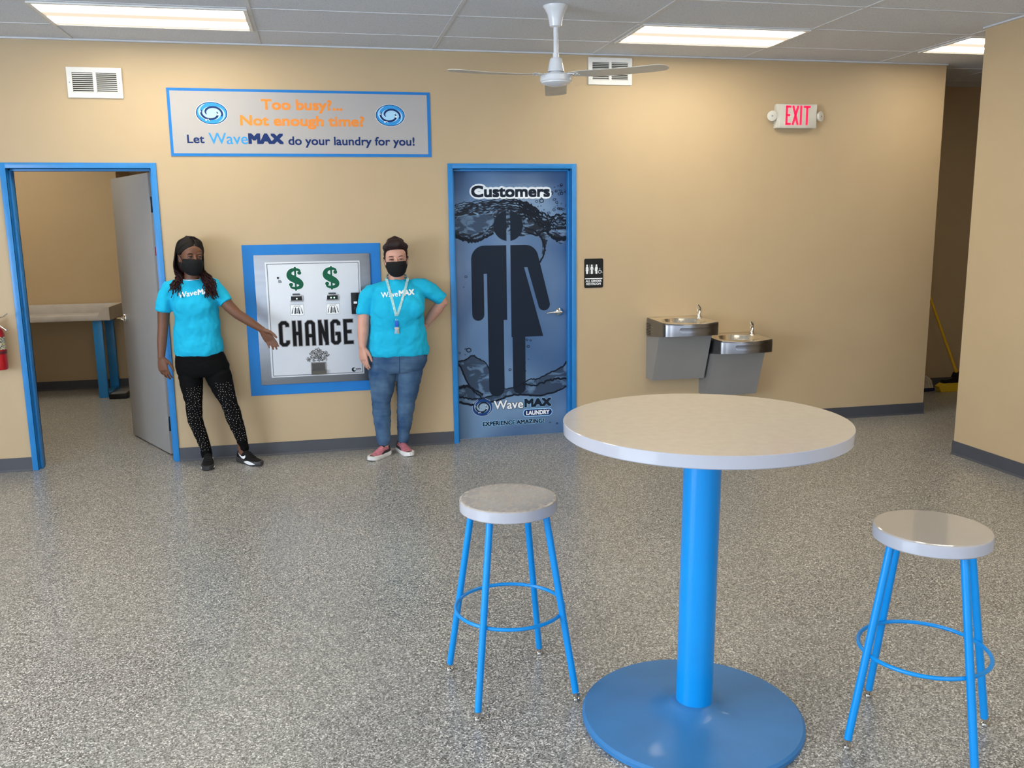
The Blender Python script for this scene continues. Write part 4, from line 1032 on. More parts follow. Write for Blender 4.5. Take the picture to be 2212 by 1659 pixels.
def chain(mb, pts, rad, seg=16, ref=None): mb.tube(pts, rad, seg, 0, ref=ref, round_ends=True)
def torso_rings(mb, rows, n=32, mi=0):
    """rows: (z, cx, cy, half width, half depth); squarish ellipses"""
    rings = []
    for z, cx, cy, a, d in rows:
        r = []
        for j in range(n):
            t = 2*PI*j/n; c, s = math.cos(t), math.sin(t)
            r.append((cx+a*math.copysign(abs(c)**.88, c), cy+d*math.copysign(abs(s)**.88, s), z))
        rings.append(r)
    return mb.loft(rings, mi)
def hand(mb, wrist, direction, palm, thumb, size=1.0, curl=(.25, .3, .35, .4), spread=1.0, thumb_open=.75, wr=.024, th_curl=.0):
    """palm plus four jointed fingers of different lengths and a thumb from the side of the palm base"""
    d = Vector(direction).normalized(); pn = Vector(palm); pn = (pn-d*pn.dot(d)).normalized()
    sd = d.cross(pn).normalized()
    if sd.dot(Vector(thumb)) < 0: sd = -sd
    w0 = Vector(wrist); k = size
    def tube_(pts, rad): mb.tube(pts, rad, 12, 0, ref=pn, round_ends=True)
    # palm: broad flat loft; (a across, b through)
    rows = [(-.012, wr*1.05, wr*.80), (.008, wr*1.12, wr*.72), (.030, .034, .0155), (.060, .040, .0140), (.086, .0405, .0115), (.094, .039, .009)]
    rings = []
    for u, a, b_ in rows:
        r = []
        for j in range(20):
            t = 2*PI*j/20; c, s = math.cos(t), math.sin(t)
            r.append(w0+d*u*k+sd*(a*k*math.copysign(abs(c)**.8, c)-.001)+pn*(b_*k*math.copysign(abs(s)**.8, s)))
        rings.append(r)
    mb.loft(rings)
    specs = [(.0295, .086, .070, .0088, curl[0], .10), (.0100, .091, .078, .0091, curl[1], .02), (-.0100, .088, .072, .0086, curl[2], -.06), (-.0285, .081, .057, .0077, curl[3], -.15)]
    for off, u0, ln, rad, cu, fan in specs:
        base_ = w0+d*(u0-.012)*k+sd*off*k
        dr = (d+sd*fan*spread).normalized(); pts = [base_]; rr = [rad*1.05*k]; ang = 0
        for seg_, f in enumerate((.48, .30, .26)):
            ang += cu*(.75, 1.0, .8)[seg_]
            v = dr*math.cos(ang)+pn*math.sin(ang)
            pts.append(pts[-1]+v*(ln*f*k + (.012*k if seg_ == 0 else 0))); rr.append(rad*(1.0, .92, .78)[seg_]*k)
        q_ = []; r_ = []
        for i in range(len(pts)-1):
            q_ += [pts[i], (pts[i]+pts[i+1])/2]; r_ += [rr[i], (rr[i]*.47+rr[i+1]*.47)]
        tube_(q_+[pts[-1]], r_+[rr[-1]])
    # thumb
    b0 = w0+d*.014*k+sd*.018*k+pn*.006*k
    t1 = b0+(d*.60+sd*thumb_open*.80+pn*.25).normalized()*.044*k
    t2 = t1+(d*.86+sd*thumb_open*.42+pn*(.20+th_curl)).normalized()*.033*k
    t3 = t2+(d*.95+sd*thumb_open*.18+pn*(.22+th_curl)).normalized()*.026*k
    tube_([b0, (b0+t1)/2, t1, (t1+t2)/2, t2, t3], [.0155*k, .0145*k, .0112*k, .0102*k, .0098*k, .0078*k])
    return w0+d*.09*k

class Head:
    """head in its own frame: x to the person's left, -y forward, z up; origin mid-head at eye height"""
    def __init__(s, c, yaw=0, pitch=0, roll=0, k=1.0, wide=1.0):
        s.c = Vector(c); s.q = (Matrix.Rotation(yaw, 3, 'Z') @ Matrix.Rotation(pitch, 3, 'X') @ Matrix.Rotation(roll, 3, 'Y')); s.k = k; s.w = wide
    def P(s, x, y, z): return s.c + s.q @ Vector((x*s.k*s.w, y*s.k, z*s.k))
    ROWS = [(-.118, .020, -.082, -.040), (-.112, .034, -.090, -.020), (-.098, .045, -.093, .000), (-.075, .055, -.094, .022), (-.050, .062, -.093, .050), (-.025, .067, -.092, .072), (0, .071, -.090, .086), (.022, .0735, -.092, .093), (.045, .0755, -.0925, .096), (.068, .0735, -.084, .092), (.088, .064, -.066, .080), (.104, .046, -.040, .058), (.113, .022, -.012, .032)]
    def skull(s, mb, n=32):
        rings = []
        for z, hw, yf, yb in s.ROWS:
            r = []; cy = (yf+yb)/2; hd_ = (yb-yf)/2
            for j in range(n):
                t = 2*PI*j/n; c, sn = math.cos(t), math.sin(t)
                e_ = .90
                r.append(s.P(hw*math.copysign(abs(c)**e_, c), cy+hd_*math.copysign(abs(sn)**e_, sn), z))
            rings.append(r)
        mb.loft(rings)
        E_ = lambda x, y, z, a, b_, c_: mb.ellipsoid(s.P(x, y, z), (a*s.k, b_*s.k, c_*s.k), rot=s.q, su=14, sv=9)
        # nose, brow, cheeks, lips, ears
        mb.tube([s.P(0, -.090, .012), s.P(0, -.099, -.008), s.P(0, -.110, -.030), s.P(0, -.108, -.038)], [(.008*s.k, .006*s.k), (.009*s.k, .008*s.k), (.013*s.k, .011*s.k), (.012*s.k, .008*s.k)], 12, round_ends=True)
        for sx in (-1, 1):
            E_(sx*.012, -.100, -.036, .0085, .010, .007)
            E_(sx*.034, -.0865, .022, .022, .009, .0065)
            E_(sx*.038, -.074, -.030, .020, .013, .016)
            E_(sx*.0735, .004, -.012, .008, .017, .030); E_(sx*.076, .010, .006, .009, .014, .014); E_(sx*.073, -.002, -.036, .006, .008, .009)
        E_(0, -.094, -.063, .022, .009, .006); E_(0, -.092, -.074, .020, .009, .007); E_(0, -.086, -.104, .018, .010, .012)
    def eyes(s, mb, mw, mi_, ml, msk, openness=1.0):
        for sx in (-1, 1):
            x = sx*.0325
            E_ = lambda dx, y, z, a, b_, c_, m: mb.ellipsoid(s.P(x+dx, y, z), (a*s.k, b_*s.k, c_*s.k), m, rot=s.q, su=14, sv=8)
            E_(0, -.0885, 0, .0145, .009, .0062*openness, mw)
            E_(.0, -.0945, 0, .0058, .0045, .0058*openness, mi_)
            lid = [s.P(x-.016, -.086, -.001), s.P(x-.009, -.0955, .0055*openness), s.P(x, -.0985, .0075*openness), s.P(x+.009, -.0955, .0055*openness), s.P(x+.016, -.086, -.001)]
            mb.tube(lid, [.0016*s.k, .0024*s.k, .0026*s.k, .0024*s.k, .0016*s.k], 8, ml)
            lid = [s.P(x-.015, -.088, .002), s.P(x-.008, -.0965, .0105), s.P(x, -.099, .0125), s.P(x+.008, -.0965, .0105), s.P(x+.015, -.088, .002)]
            mb.tube(lid, [.003*s.k, .0042*s.k, .0045*s.k, .0042*s.k, .003*s.k], 8, msk)
            lo = [s.P(x-.014, -.088, -.004), s.P(x, -.0975, -.0095*openness), s.P(x+.014, -.088, -.004)]
            mb.tube(lo, [.0022*s.k, .0034*s.k, .0022*s.k], 8, msk)
            br_ = [s.P(x-sx*.017, -.0945, .020), s.P(x-sx*.004, -.0985, .0255), s.P(x+sx*.010, -.0945, .0255), s.P(x+sx*.022, -.083, .019)]
            mb.tube(br_, [(.0010*s.k, .0014*s.k), (.0016*s.k, .0028*s.k), (.0014*s.k, .0024*s.k), (.0008*s.k, .0009*s.k)], 8, ml)
    def mask(s, name, parent, strap_to_ear=True):
        mb = MB(); n = 22; rows = []
        prof = [(-.012, .061, -.1155, .52), (-.019, .065, -.1215, .56), (-.040, .069, -.1260, .66), (-.062, .068, -.1240, .78), (-.086, .063, -.1185, .86), (-.106, .055, -.109, .86), (-.118, .046, -.098, .74), (-.124, .038, -.087, .60)]
        for z, hw, yf, e_ in prof:
            row = []
            for i in range(n+1):
                u = -1+2*i/n; x = hw*math.sin(u*PI/2*.98); dz = .010*(abs(u)**2)*(1 if z < -.05 else -.4)
                y = yf+(abs(yf)-.028)*(1-math.cos(u*PI/2*.98))*.92
                row.append(s.P(x*1.045, y, z+dz))
            rows.append(row)
        inner = [[v+(s.c-v)*.03 for v in r] for r in rows]
        mb.loft(rows, closed=False, caps=False); mb.loft([r[::-1] for r in inner], closed=False, caps=False)
        for a, b_ in ((rows[0], inner[0]), (inner[-1], rows[-1])): mb.loft([a, b_], closed=False, caps=False)
        mb.loft([[r[0] for r in rows], [r[0] for r in inner]], closed=False, caps=False); mb.loft([[r[-1] for r in inner], [r[-1] for r in rows]], closed=False, caps=False)
        for sx in (-1, 1):
            i_ = 0 if sx < 0 else n
            mb.tube([rows[1][i_], s.P(sx*.0745, -.022, -.006), s.P(sx*.084, .004, .014), s.P(sx*.083, .017, .0)], .0022, 8)
            mb.tube([rows[-3][i_], s.P(sx*.070, -.010, -.062), s.P(sx*.079, .010, -.034), s.P(sx*.083, .017, .0)], .0022, 8)
        return mb.build(name, MASK, parent, 60)

def wrinkle(me, amp, sx, sz, seed):
    """soft cloth folds pushed along the surface normals"""
    n = len(me.vertices); co = [0.0]*(3*n); no = [0.0]*(3*n)
    me.vertices.foreach_get('co', co); me.vertices.foreach_get('normal', no)
    for i in range(0, 3*n, 3):
        k = amp*noise.fractal(Vector((co[i]*sx+seed, co[i+1]*sx, co[i+2]*sz)), 1.0, 2.0, 3)
        co[i] += no[i]*k; co[i+1] += no[i+1]*k; co[i+2] += no[i+2]*k
    me.vertices.foreach_set('co', co); me.update()
_bvh = {}
def project(me_target, pts, faces, y_start, off):
    """lay flat lettering on the front of a garment"""
    if me_target.name not in _bvh: _bvh[me_target.name] = BVHTree.FromPolygons([v.co for v in me_target.vertices], [list(p_.vertices) for p_ in me_target.polygons])
    bvh = _bvh[me_target.name]; out = []; last = y_start
    for x, z in pts:
        h = bvh.ray_cast(Vector((x, y_start, z)), Vector((0, 1, 0)))
        if h[0] is not None: last = h[0].y
        out.append((x, last-off, z))
    return out
def refine(pts, faces, it=2):
    """subdivide flat lettering so that it can follow a curved surface"""
    bm = bmesh.new(); vs = [bm.verts.new((x, 0, z)) for x, z in pts]
    for f in faces:
        try: bm.faces.new([vs[i] for i in f])
        except ValueError: pass
    bmesh.ops.triangulate(bm, faces=bm.faces)
    for _ in range(it):
        es = [e_ for e_ in bm.edges if e_.calc_length() > .012]
        if not es: break
        bmesh.ops.subdivide_edges(bm, edges=es, cuts=1)
        bmesh.ops.triangulate(bm, faces=bm.faces)
    bm.verts.index_update()
    r = [(v.co.x, v.co.z) for v in bm.verts], [[v.index for v in f.verts] for f in bm.faces]
    bm.free(); return r
def shirt_print(shirt, parts, y0):
    mb = MB()
    for s_, x0, x1, zl, zr, cap, off, dil in parts:
        pts, fs = text_geo(s_, x0, x1, 0, cap, off)
        for dx, dz in ([(0, 0)] if not dil else [(dil*math.cos(a), dil*math.sin(a)) for a in [PI/4*i for i in range(8)]]):
            p2, f2 = refine([(x+dx, z+dz) for x, z in pts], fs)
            p2 = [(x, z+zl+(zr-zl)*(x-x0)/(x1-x0)) for x, z in p2]
            mb.add(project(shirt.data, p2, f2, y0, .0022), f2)
    return mb.build('lettering', PWHITE, shirt, None)

def shoe(heel, toe, width, hgt, parent, mats, style, label=None, flip=1):
    """trainer from heel to toe resting on the floor; mats = upper, trim, sole, accent"""
    h = Vector((*heel, 0)); t = Vector((*toe, 0)); ax = (t-h); Ln = ax.length; ax.normalize(); sd = Vector((-ax.y, ax.x, 0))*flip
    def W(u): # half width along the foot
        pts = [(0, .55), (.08, .74), (.25, .80), (.45, .84), (.62, .98), (.74, 1.0), (.86, .88), (.94, .62), (1.0, .22)]
        for i in range(len(pts)-1):
            if pts[i][0] <= u <= pts[i+1][0]:
                k = (u-pts[i][0])/(pts[i+1][0]-pts[i][0]); k = k*k*(3-2*k) if i in (0, 7) else k
                return width*(pts[i][1]+(pts[i+1][1]-pts[i][1])*k)
        return width*.2
    def Ht(u):
        pts = [(0, .86), (.05, .98), (.14, 1.0), (.26, .94), (.36, .98), (.46, .84), (.60, .58), (.76, .44), (.90, .38), (1.0, .20)]
        for i in range(len(pts)-1):
            if pts[i][0] <= u <= pts[i+1][0]:
                k = (u-pts[i][0])/(pts[i+1][0]-pts[i][0]); return hgt*(pts[i][1]+(pts[i+1][1]-pts[i][1])*k)
        return hgt*.3
    sh = .030
    def S(u, a, k=1.0): # point on upper, a = 0..pi over the top
        c, s_ = math.cos(a), math.sin(a); z = sh-.006+(Ht(u)-sh+.006)*abs(s_)**.75
        wv = W(u)*k*math.copysign(abs(c)**.8, c)*(1-.22*(abs(s_)**2)*(1 if u < .5 else .6))
        return h+ax*(Ln*(.015+.965*u))+sd*wv+Vector((0, 0, z))
    us = [0, .03, .08, .14, .2, .26, .32, .38, .45, .52, .6, .68, .76, .84, .9, .95, .98, 1.0]
    up = MB(); up.loft([[S(u, PI*j/18) for j in range(19)] for u in us])
    ob = up.build('shoe', mats[0], parent, 60)
    if label: ob['label'] = label
    so = MB(); rows = []
    for zz, kk in ((.001, .97), (.006, 1.04), (.018, 1.07), (.030, 1.03), (.034, .98)):
        rows.append([h+ax*(Ln*u)*1.0+sd*(sg_*(W(u)+.001)*kk)+Vector((0, 0, zz+(.006 if style == 1 and u < .3 else 0)*(zz > .02)+.008*max(0, u-.85)/.15*(zz < .01))) for sg_, seq in ((1, us), (-1, us[::-1])) for u in seq])
    so.loft(rows); so.build('sole', mats[2], ob, 40)
    def decal(name, pts, m, off=.0016):  # pts: (u, a) outline on the upper
        d_ = MB(); c_ = h+ax*(Ln*.5)+Vector((0, 0, .03)); vs = []
        for u, a in pts:
            p_ = S(u, a); q_ = S(u, a)+ (S(u, a, 1.02)-S(u, a)) ; n_ = (sd*math.cos(a)+Vector((0, 0, math.sin(a)))).normalized(); vs.append(p_+n_*off)
        m_ = len(vs)//2
        d_.loft([vs[:m_], vs[m_:][::-1]], closed=False, caps=False); d_.build(name, m, ob, None)
    def topstrip(name, u0, u1, a0, a1, m, off=.0018):
        d_ = MB(); k = 10
        d_.loft([[S(u0+(u1-u0)*i/k, a0+(a1-a0)*j/14)+((sd*math.cos(a0+(a1-a0)*j/14)+Vector((0, 0, math.sin(a0+(a1-a0)*j/14)))).normalized())*off for j in range(15)] for i in range(k+1)], closed=False, caps=False)
        return d_.build(name, m, ob, 60)
    if style == 1:
        for a_ in (0, PI):  # curved tick on both sides
            sg_ = 1 if a_ == 0 else -1
            A_ = lambda x: (x if sg_ > 0 else PI-x)
            up_e = [(.10, A_(.62)), (.20, A_(.42)), (.30, A_(.33)), (.38, A_(.40)), (.44, A_(.62))]
            lo_e = [(.10, A_(.60)), (.18, A_(.34)), (.30, A_(.14)), (.40, A_(.12)), (.46, A_(.40))]
            decal('tick_mark', up_e+lo_e[::-1], mats[3])
        for sg_ in (1, -1):
            acc = MB(); r0 = []; r1 = []
            for i in range(9):
                u = .40+.48*i/8; w_ = (W(u)+.001)*1.085; hh = math.sin(PI*i/8)
                r0.append(h+ax*Ln*u+sd*sg_*w_+Vector((0, 0, .016-.009*hh))); r1.append(h+ax*Ln*u+sd*sg_*w_+Vector((0, 0, .018+.016*hh)))
            acc.loft([r0, r1], closed=False, caps=False); acc.build('sole_patch', mats[3], ob, None)
        lc = MB()
        for k in range(4):
            u = .46+.06*k; lc.tube([S(u, PI*j/10)+Vector((0, 0, .003)) for j in range(3, 8)], .0028, 8)
        lc.build('laces', mats[1], ob, 60)
    else:
        topstrip('toe_cap', .86, 1.0, 0.05, PI-.05, mats[1])
        topstrip('collar', .02, .13, .35, PI-.35, mats[1]); topstrip('tongue', .30, .37, .9, PI-.9, mats[1])
        for a0, a1 in ((.08, .38), (PI-.38, PI-.08)): topstrip('side_trim', .02, .6, a0, a1, mats[1], .0012)
    return ob

# ---- first woman, on the left, pointing to the change machine
p1 = thing('person', 'woman in cyan shirt and black leggings with long locs, pointing to the change machine', 'person', (-.80, -.20, 0))
H1 = Head((-.893, -.205, 1.528), yaw=R(25), pitch=R(3), roll=R(4), k=1.04, wide=.98)
bd = MB(); H1.skull(bd)
chain(bd, [(-.893, -.175, 1.46), (-.898, -.17, 1.40), (-.902, -.165, 1.33)], [.053, .050, .060], 20)
torso_rings(bd, [(1.345, -.902, -.165, .05, .045), (1.32, -.902, -.165, .12, .07), (1.25, -.895, -.17, .128, .085), (1.08, -.888, -.165, .125, .08), (.90, -.89, -.165, .135, .085), (.76, -.875, -.165, .155, .095), (.68, -.87, -.165, .15, .09)])
chain(bd, [(-1.045, -.165, 1.31), (-1.085, -.17, 1.24), (-1.106, -.18, 1.14), (-1.118, -.19, 1.03), (-1.130, -.205, .93), (-1.140, -.22, .825)], [.050, .047, .043, .036, .034, .0245], 18)
hand(bd, (-1.140, -.222, .818), (.10, -.05, -1), (.45, .9, 0), (.85, -.45, .1), 1.0, (.28, .34, .40, .46), .8, .62)
chain(bd, [(-.765, -.165, 1.31), (-.715, -.18, 1.25), (-.655, -.20, 1.165), (-.600, -.215, 1.110), (-.520, -.225, 1.055), (-.440, -.235, .998)], [.050, .046, .041, .036, .033, .0235], 18)
hand(bd, (-.434, -.236, .992), (.55, .02, -.82), (-.25, -1, -.25), (.83, 0, .55), 1.0, (.16, .22, .28, .36), .12, .85)
for pts, rr in (([(-.955, -.165, .74), (-.952, -.175, .60), (-.948, -.195, .475), (-.948, -.185, .36), (-.915, -.165, .22), (-.893, -.150, .07)], [.07, .070, .050, .045, .032, .032]), ([(-.775, -.165, .74), (-.745, -.175, .60), (-.705, -.195, .465), (-.678, -.185, .345), (-.645, -.165, .22), (-.632, -.160, .07)], [.07, .074, .050, .045, .032, .032])): chain(bd, pts, rr, 18)
me = remesh(bd, .0042, 3)
ey = MB(); H1.eyes(ey, 1, 2, 3, 0, .55)
em = ey.mesh('eyes', [], 180)
body = link_mesh('body', me, [SK1, EYEW, IRIS, LASH], p1)
def merge(o, mb_):
    bm = bmesh.new(); bm.from_mesh(o.data)
    vs = [bm.verts.new(v) for v in mb_.v]
    for f, m_ in zip(mb_.f, mb_.m):
        fc = bm.faces.new([vs[i] for i in f]); fc.material_index = m_; fc.smooth = True
    bmesh.ops.recalc_face_normals(bm, faces=bm.faces); bm.to_mesh(o.data); bm.free()
merge(body, ey)
# leggings
lg = MB()
torso_rings(lg, [(.92, -.892, -.165, .150, .092), (.86, -.891, -.165, .160, .102), (.80, -.882, -.165, .176, .112), (.74, -.873, -.165, .187, .115), (.69, -.870, -.165, .184, .108), (.665, -.870, -.165, .165, .095)])
chain(lg, [(-.955, -.165, .72), (-.960, -.170, .665), (-.955, -.180, .58), (-.948, -.195, .477), (-.951, -.185, .40), (-.950, -.178, .345), (-.925, -.168, .24), (-.898, -.155, .135), (-.893, -.150, .075)], [.080, .086, .077, .060, .056, .054, .047, .040, .041], 22)
chain(lg, [(-.785, -.165, .72), (-.768, -.170, .665), (-.740, -.180, .57), (-.705, -.195, .465), (-.688, -.186, .40), (-.678, -.180, .345), (-.650, -.170, .24), (-.629, -.162, .140), (-.626, -.160, .108)], [.085, .095, .080, .059, .058, .058, .048, .038, .0385], 22)
lm = remesh(lg, .0055, 6); wrinkle(lm, .003, 14, 30, 3.1)
leg = link_mesh('leggings', lm, LEGG, p1)
STUD = mat('silver_stud', (.75, .72, .68), .25, metal=.8)
sb = MB(); rs = random.Random(21)
bvh = BVHTree.FromPolygons([v.co for v in lm.vertices], [list(p_.vertices) for p_ in lm.polygons])
placed = []
for x0, x1, z0, z1 in ((-.99, -.84, .11, .60), (-.86, -.58, .17, .63)):
    for k in range(1500):
        x = rs.uniform(x0, x1); z = rs.uniform(z0, z1)
        if x0 == -.86 and x < -.78 + (.60-z)*.16: continue
        hco, nn, _, _ = bvh.ray_cast(Vector((x, -.6, z)), Vector((0, 1, 0)))
        if hco is None or nn.y > -.50: continue
        if any((hco-q_).length < .0145 for q_ in placed): continue
        placed.append(hco); sb.ellipsoid(hco, (.0024, .0024, .0024), su=6, sv=4)
so = sb.build('studs', STUD, leg, 180); so['kind'] = 'stuff'
# shirt
st = MB()
torso_rings(st, [(.822, -.889, -.165, .166, .114), (.86, -.890, -.165, .171, .120), (.93, -.891, -.165, .167, .118), (1.00, -.890, -.165, .160, .116), (1.08, -.889, -.167, .153, .114), (1.15, -.888, -.172, .154, .124), (1.21, -.890, -.172, .158, .124), (1.27, -.897, -.167, .166, .108), (1.31, -.900, -.165, .158, .092), (1.336, -.902, -.165, .122, .078), (1.356, -.901, -.167, .086, .068), (1.364, -.900, -.168, .072, .060)])
for sx in (-1, 1): st.ellipsoid((-.889+sx*.066, -.246, 1.185), (.064, .048, .064))
chain(st, [(-.985, -.165, 1.325), (-1.050, -.165, 1.312), (-1.083, -.170, 1.25), (-1.100, -.178, 1.19)], [.050, .060, .058, .056], 20)
st.tube([(-1.090, -.174, 1.22), (-1.100, -.178, 1.18), (-1.109, -.182, 1.143)], [.056, .055, .0545], 22)
chain(st, [(-.815, -.165, 1.325), (-.760, -.165, 1.312), (-.722, -.178, 1.265), (-.700, -.188, 1.230)], [.050, .060, .058, .056], 20)
st.tube([(-.715, -.180, 1.255), (-.690, -.190, 1.218), (-.672, -.197, 1.193)], [.056, .0555, .055], 22)
sm_ = remesh(st, .0058, 11); wrinkle(sm_, .011, 9, 9, 1.7)
shirt1 = link_mesh('shirt', sm_, SHIRT, p1)
shirt_print(shirt1, [('Wave', -.985, -.860, 1.243, 1.262, .036, 0, .0008), ('MAX', -.852, -.745, 1.262, 1.278, .034, 0, .0028)], -.6)
cl = MB().tube([(-.901+.066*math.cos(a), -.170+.060*math.sin(a), 1.3695+.008*math.sin(a)) for a in [2*PI*i/36 for i in range(36)]], .0034, 8, closed=True)
cl.build('collar', PWHITE, shirt1, 60)
H1.mask('face_mask', p1)
# locs
hb = MB()
CR = (.081, .095, .086); CC = (0, .013, .040)
hb.ellipsoid(H1.P(*CC), (CR[0]*H1.k, CR[1]*H1.k, CR[2]*H1.k), rot=H1.q, su=28, sv=16)
hb.ellipsoid(H1.P(0, .055, -.03), (.076*H1.k, .056*H1.k, .10*H1.k), rot=H1.q)
for side in (-1, 1):
    for j in range(30):
        f = R(-62+j*4.6); d0 = Vector((side*.05, math.sin(f), math.cos(f))).normalized()
        d1 = Vector((side*1.0, .10+.022*j-.10*(j < 4), -.42+.010*j)).normalized()
        pts = []
        for i in range(11):
            d_ = d0.slerp(d1, i/10); pts.append(H1.P(CC[0]+d_.x*(CR[0]+.004), CC[1]+d_.y*(CR[1]+.004), CC[2]+d_.z*(CR[2]+.003)))
        hb.tube(pts, [.0050]+[.0062]*9+[.0055], 8)
rh = random.Random(9)
def loc(root, pts, r0, curl_from, curl_amp):
    ln = smooth3([root]+pts, 10); n = len(ln); out = []
    ph = rh.uniform(0, 6.28)
    for i, q_ in enumerate(ln):
        u = i/(n-1); a = curl_amp*min(1, 1.8*max(0, (u-curl_from)/(1-curl_from)))
        out.append(q_+Vector((a*math.cos(ph+u*46), a*math.sin(ph+u*46)*.8, 0)))
    hb.tube(out, [r0*(1-.45*i/(n-1)) for i in range(n)], 6)
def smooth3(pts, n=6):
    P_ = [Vector(x) for x in pts]; P_ = [2*P_[0]-P_[1]]+P_+[2*P_[-1]-P_[-2]]; out = []
    for i in range(1, len(P_)-2):
        a, b_, c_, d_ = P_[i-1:i+3]
        for j in range(n):
            t = j/n; out.append(.5*((2*b_)+(c_-a)*t+(2*a-5*b_+4*c_-d_)*t*t+(3*b_-a-3*c_+d_)*t**3))
    out.append(P_[-2]); return out
for k in range(170):
    side = -1 if k % 2 else 1
    back = rh.uniform(-.15, 1.0)          # 0 = by the temple, 1 = back of the head
    ang_ = R(20)+back*R(85)
    ex, ey_ = .092*math.cos(ang_)*side, .010+.106*math.sin(ang_)
    top_ = H1.P(ex*.10, ey_*.75-.050*(1-back), .131)
    m1 = H1.P(ex*.86, ey_*.95-.012*(1-back), .092); m2 = H1.P(ex*1.06, ey_*1.05, -.01); m3 = H1.P(ex*1.12, ey_*1.0, -.085)
    if side < 0:   # hair falling over her right shoulder (picture left)
        ends = Vector((rh.uniform(-1.05, -.955), rh.uniform(-.315, -.23)+.05*back, rh.uniform(1.275, 1.345)-(.055 if rh.random() < .2 else 0)))
        mid = Vector((rh.uniform(-1.00, -.955), -.20+.05*back, 1.385))
    else:
        ends = Vector((rh.uniform(-.805, -.722), rh.uniform(-.315, -.25)+.03*back, rh.uniform(1.225, 1.335)))
        mid = Vector((rh.uniform(-.825, -.755), -.23+.05*back, 1.375))
    loc(top_, [m1, m2, m3, mid, ends], rh.uniform(.0042, .0062), .58, rh.uniform(.005, .010))
hb.build('hair', HAIR1, p1, 180)
shoe((-.889, -.088), (-.866, -.358), .0435, .098, p1, [mat('black_knit', (.006, .006, .007), .7, spec=.2), BLACK, mat('dark_sole', (.030, .029, .032), .5), PWHITE], 1)
shoe((-.668, -.118), (-.492, -.318), .0425, .100, p1, [bpy.data.materials['black_knit'], BLACK, bpy.data.materials['dark_sole'], PWHITE], 1)

# ---- second woman, right of the change machine, hand on hip
p2 = thing('person', 'woman in cyan shirt and blue jeans with a lanyard, one hand on her hip', 'person', (.49, -.20, 0))
H2 = Head((.549, -.205, 1.482), yaw=R(-4), pitch=R(2), roll=R(-2), k=1.02, wide=1.06)
bd = MB(); H2.skull(bd)
chain(bd, [(.550, -.175, 1.41), (.550, -.17, 1.36), (.550, -.165, 1.28)], [.060, .058, .072], 20)
torso_rings(bd, [(1.30, .55, -.165, .07, .055), (1.275, .55, -.165, .155, .085), (1.20, .555, -.17, .165, .11), (1.05, .545, -.17, .165, .11), (.92, .545, -.17, .18, .115), (.78, .545, -.17, .195, .12), (.66, .53, -.17, .19, .11)])
chain(bd, [(.360, -.165, 1.235), (.318, -.17, 1.17), (.300, -.18, 1.08), (.291, -.19, 1.00), (.284, -.205, .93), (.276, -.22, .845)], [.052, .048, .045, .044, .042, .029], 18)
hand(bd, (.2755, -.222, .835), (.06, -.04, -1), (.75, .65, 0), (.65, -.75, .1), 1.02, (.18, .22, .27, .34), .7, .45, wr=.028)
chain(bd, [(.755, -.165, 1.262), (.815, -.160, 1.225), (.870, -.150, 1.18), (.896, -.140, 1.150), (.855, -.120, 1.090), (.812, -.100, 1.035), (.782, -.085, .998)], [.060, .055, .049, .043, .042, .037, .029], 18)
hand(bd, (.778, -.083, .992), (-.66, .02, -.72), (-.2, -1, .1), (-.75, 0, .66), .98, (.10, .12, .16, .2), .6, .5, wr=.027)
for pts, rr in (([(.42, -.17, .70), (.41, -.185, .55), (.398, -.205, .39), (.40, -.215, .29), (.408, -.235, .06)], [.090, .080, .056, .052, .032]), ([(.64, -.17, .70), (.615, -.18, .55), (.588, -.185, .39), (.575, -.175, .28), (.552, -.160, .06)], [.090, .078, .054, .050, .032])): chain(bd, pts, rr, 18)
me = remesh(bd, .0042, 3)
body2 = link_mesh('body', me, [SK2, EYEW, IRIS, mat('brow_auburn', (.07, .030, .020), .7)], p2)
ey = MB(); H2.eyes(ey, 1, 2, 3, 0, .55); merge(body2, ey)
# jeans
jn = MB()
torso_rings(jn, [(.87, .546, -.17, .198, .125), (.80, .546, -.17, .214, .137), (.73, .545, -.17, .220, .140), (.67, .535, -.17, .212, .132), (.635, .528, -.17, .190, .115)])
chain(jn, [(.432, -.17, .68), (.420, -.175, .635), (.412, -.19, .52), (.399, -.205, .40), (.399, -.212, .30), (.402, -.225, .20), (.404, -.235, .115)], [.100, .107, .092, .071, .069, .058, .051], 22)
chain(jn, [(.628, -.17, .68), (.624, -.172, .63), (.608, -.18, .52), (.589, -.185, .395), (.580, -.18, .30), (.568, -.168, .20), (.560, -.160, .100)], [.095, .102, .088, .069, .064, .053, .046], 22)
jm = remesh(jn, .006, 6); wrinkle(jm, .0055, 5, 26, 8.3)
jeans = link_mesh('jeans', jm, denim, p2)
bv = BVHTree.FromPolygons([v.co for v in jm.vertices], [list(p_.vertices) for p_ in jm.polygons])
seam = []
for i in range(16):
    z = .79-.16*i/15; x = .540-.004*i/15
    h_ = bv.ray_cast(Vector((x, -.7, z)), Vector((0, 1, 0)))
    if h_[0] is not None: seam.append(h_[0]-Vector((0, .0008, 0)))
MB().tube(seam, .0022, 6).build('fly_seam', mat('denim_dark', (.020, .045, .10), .85), jeans, 60)
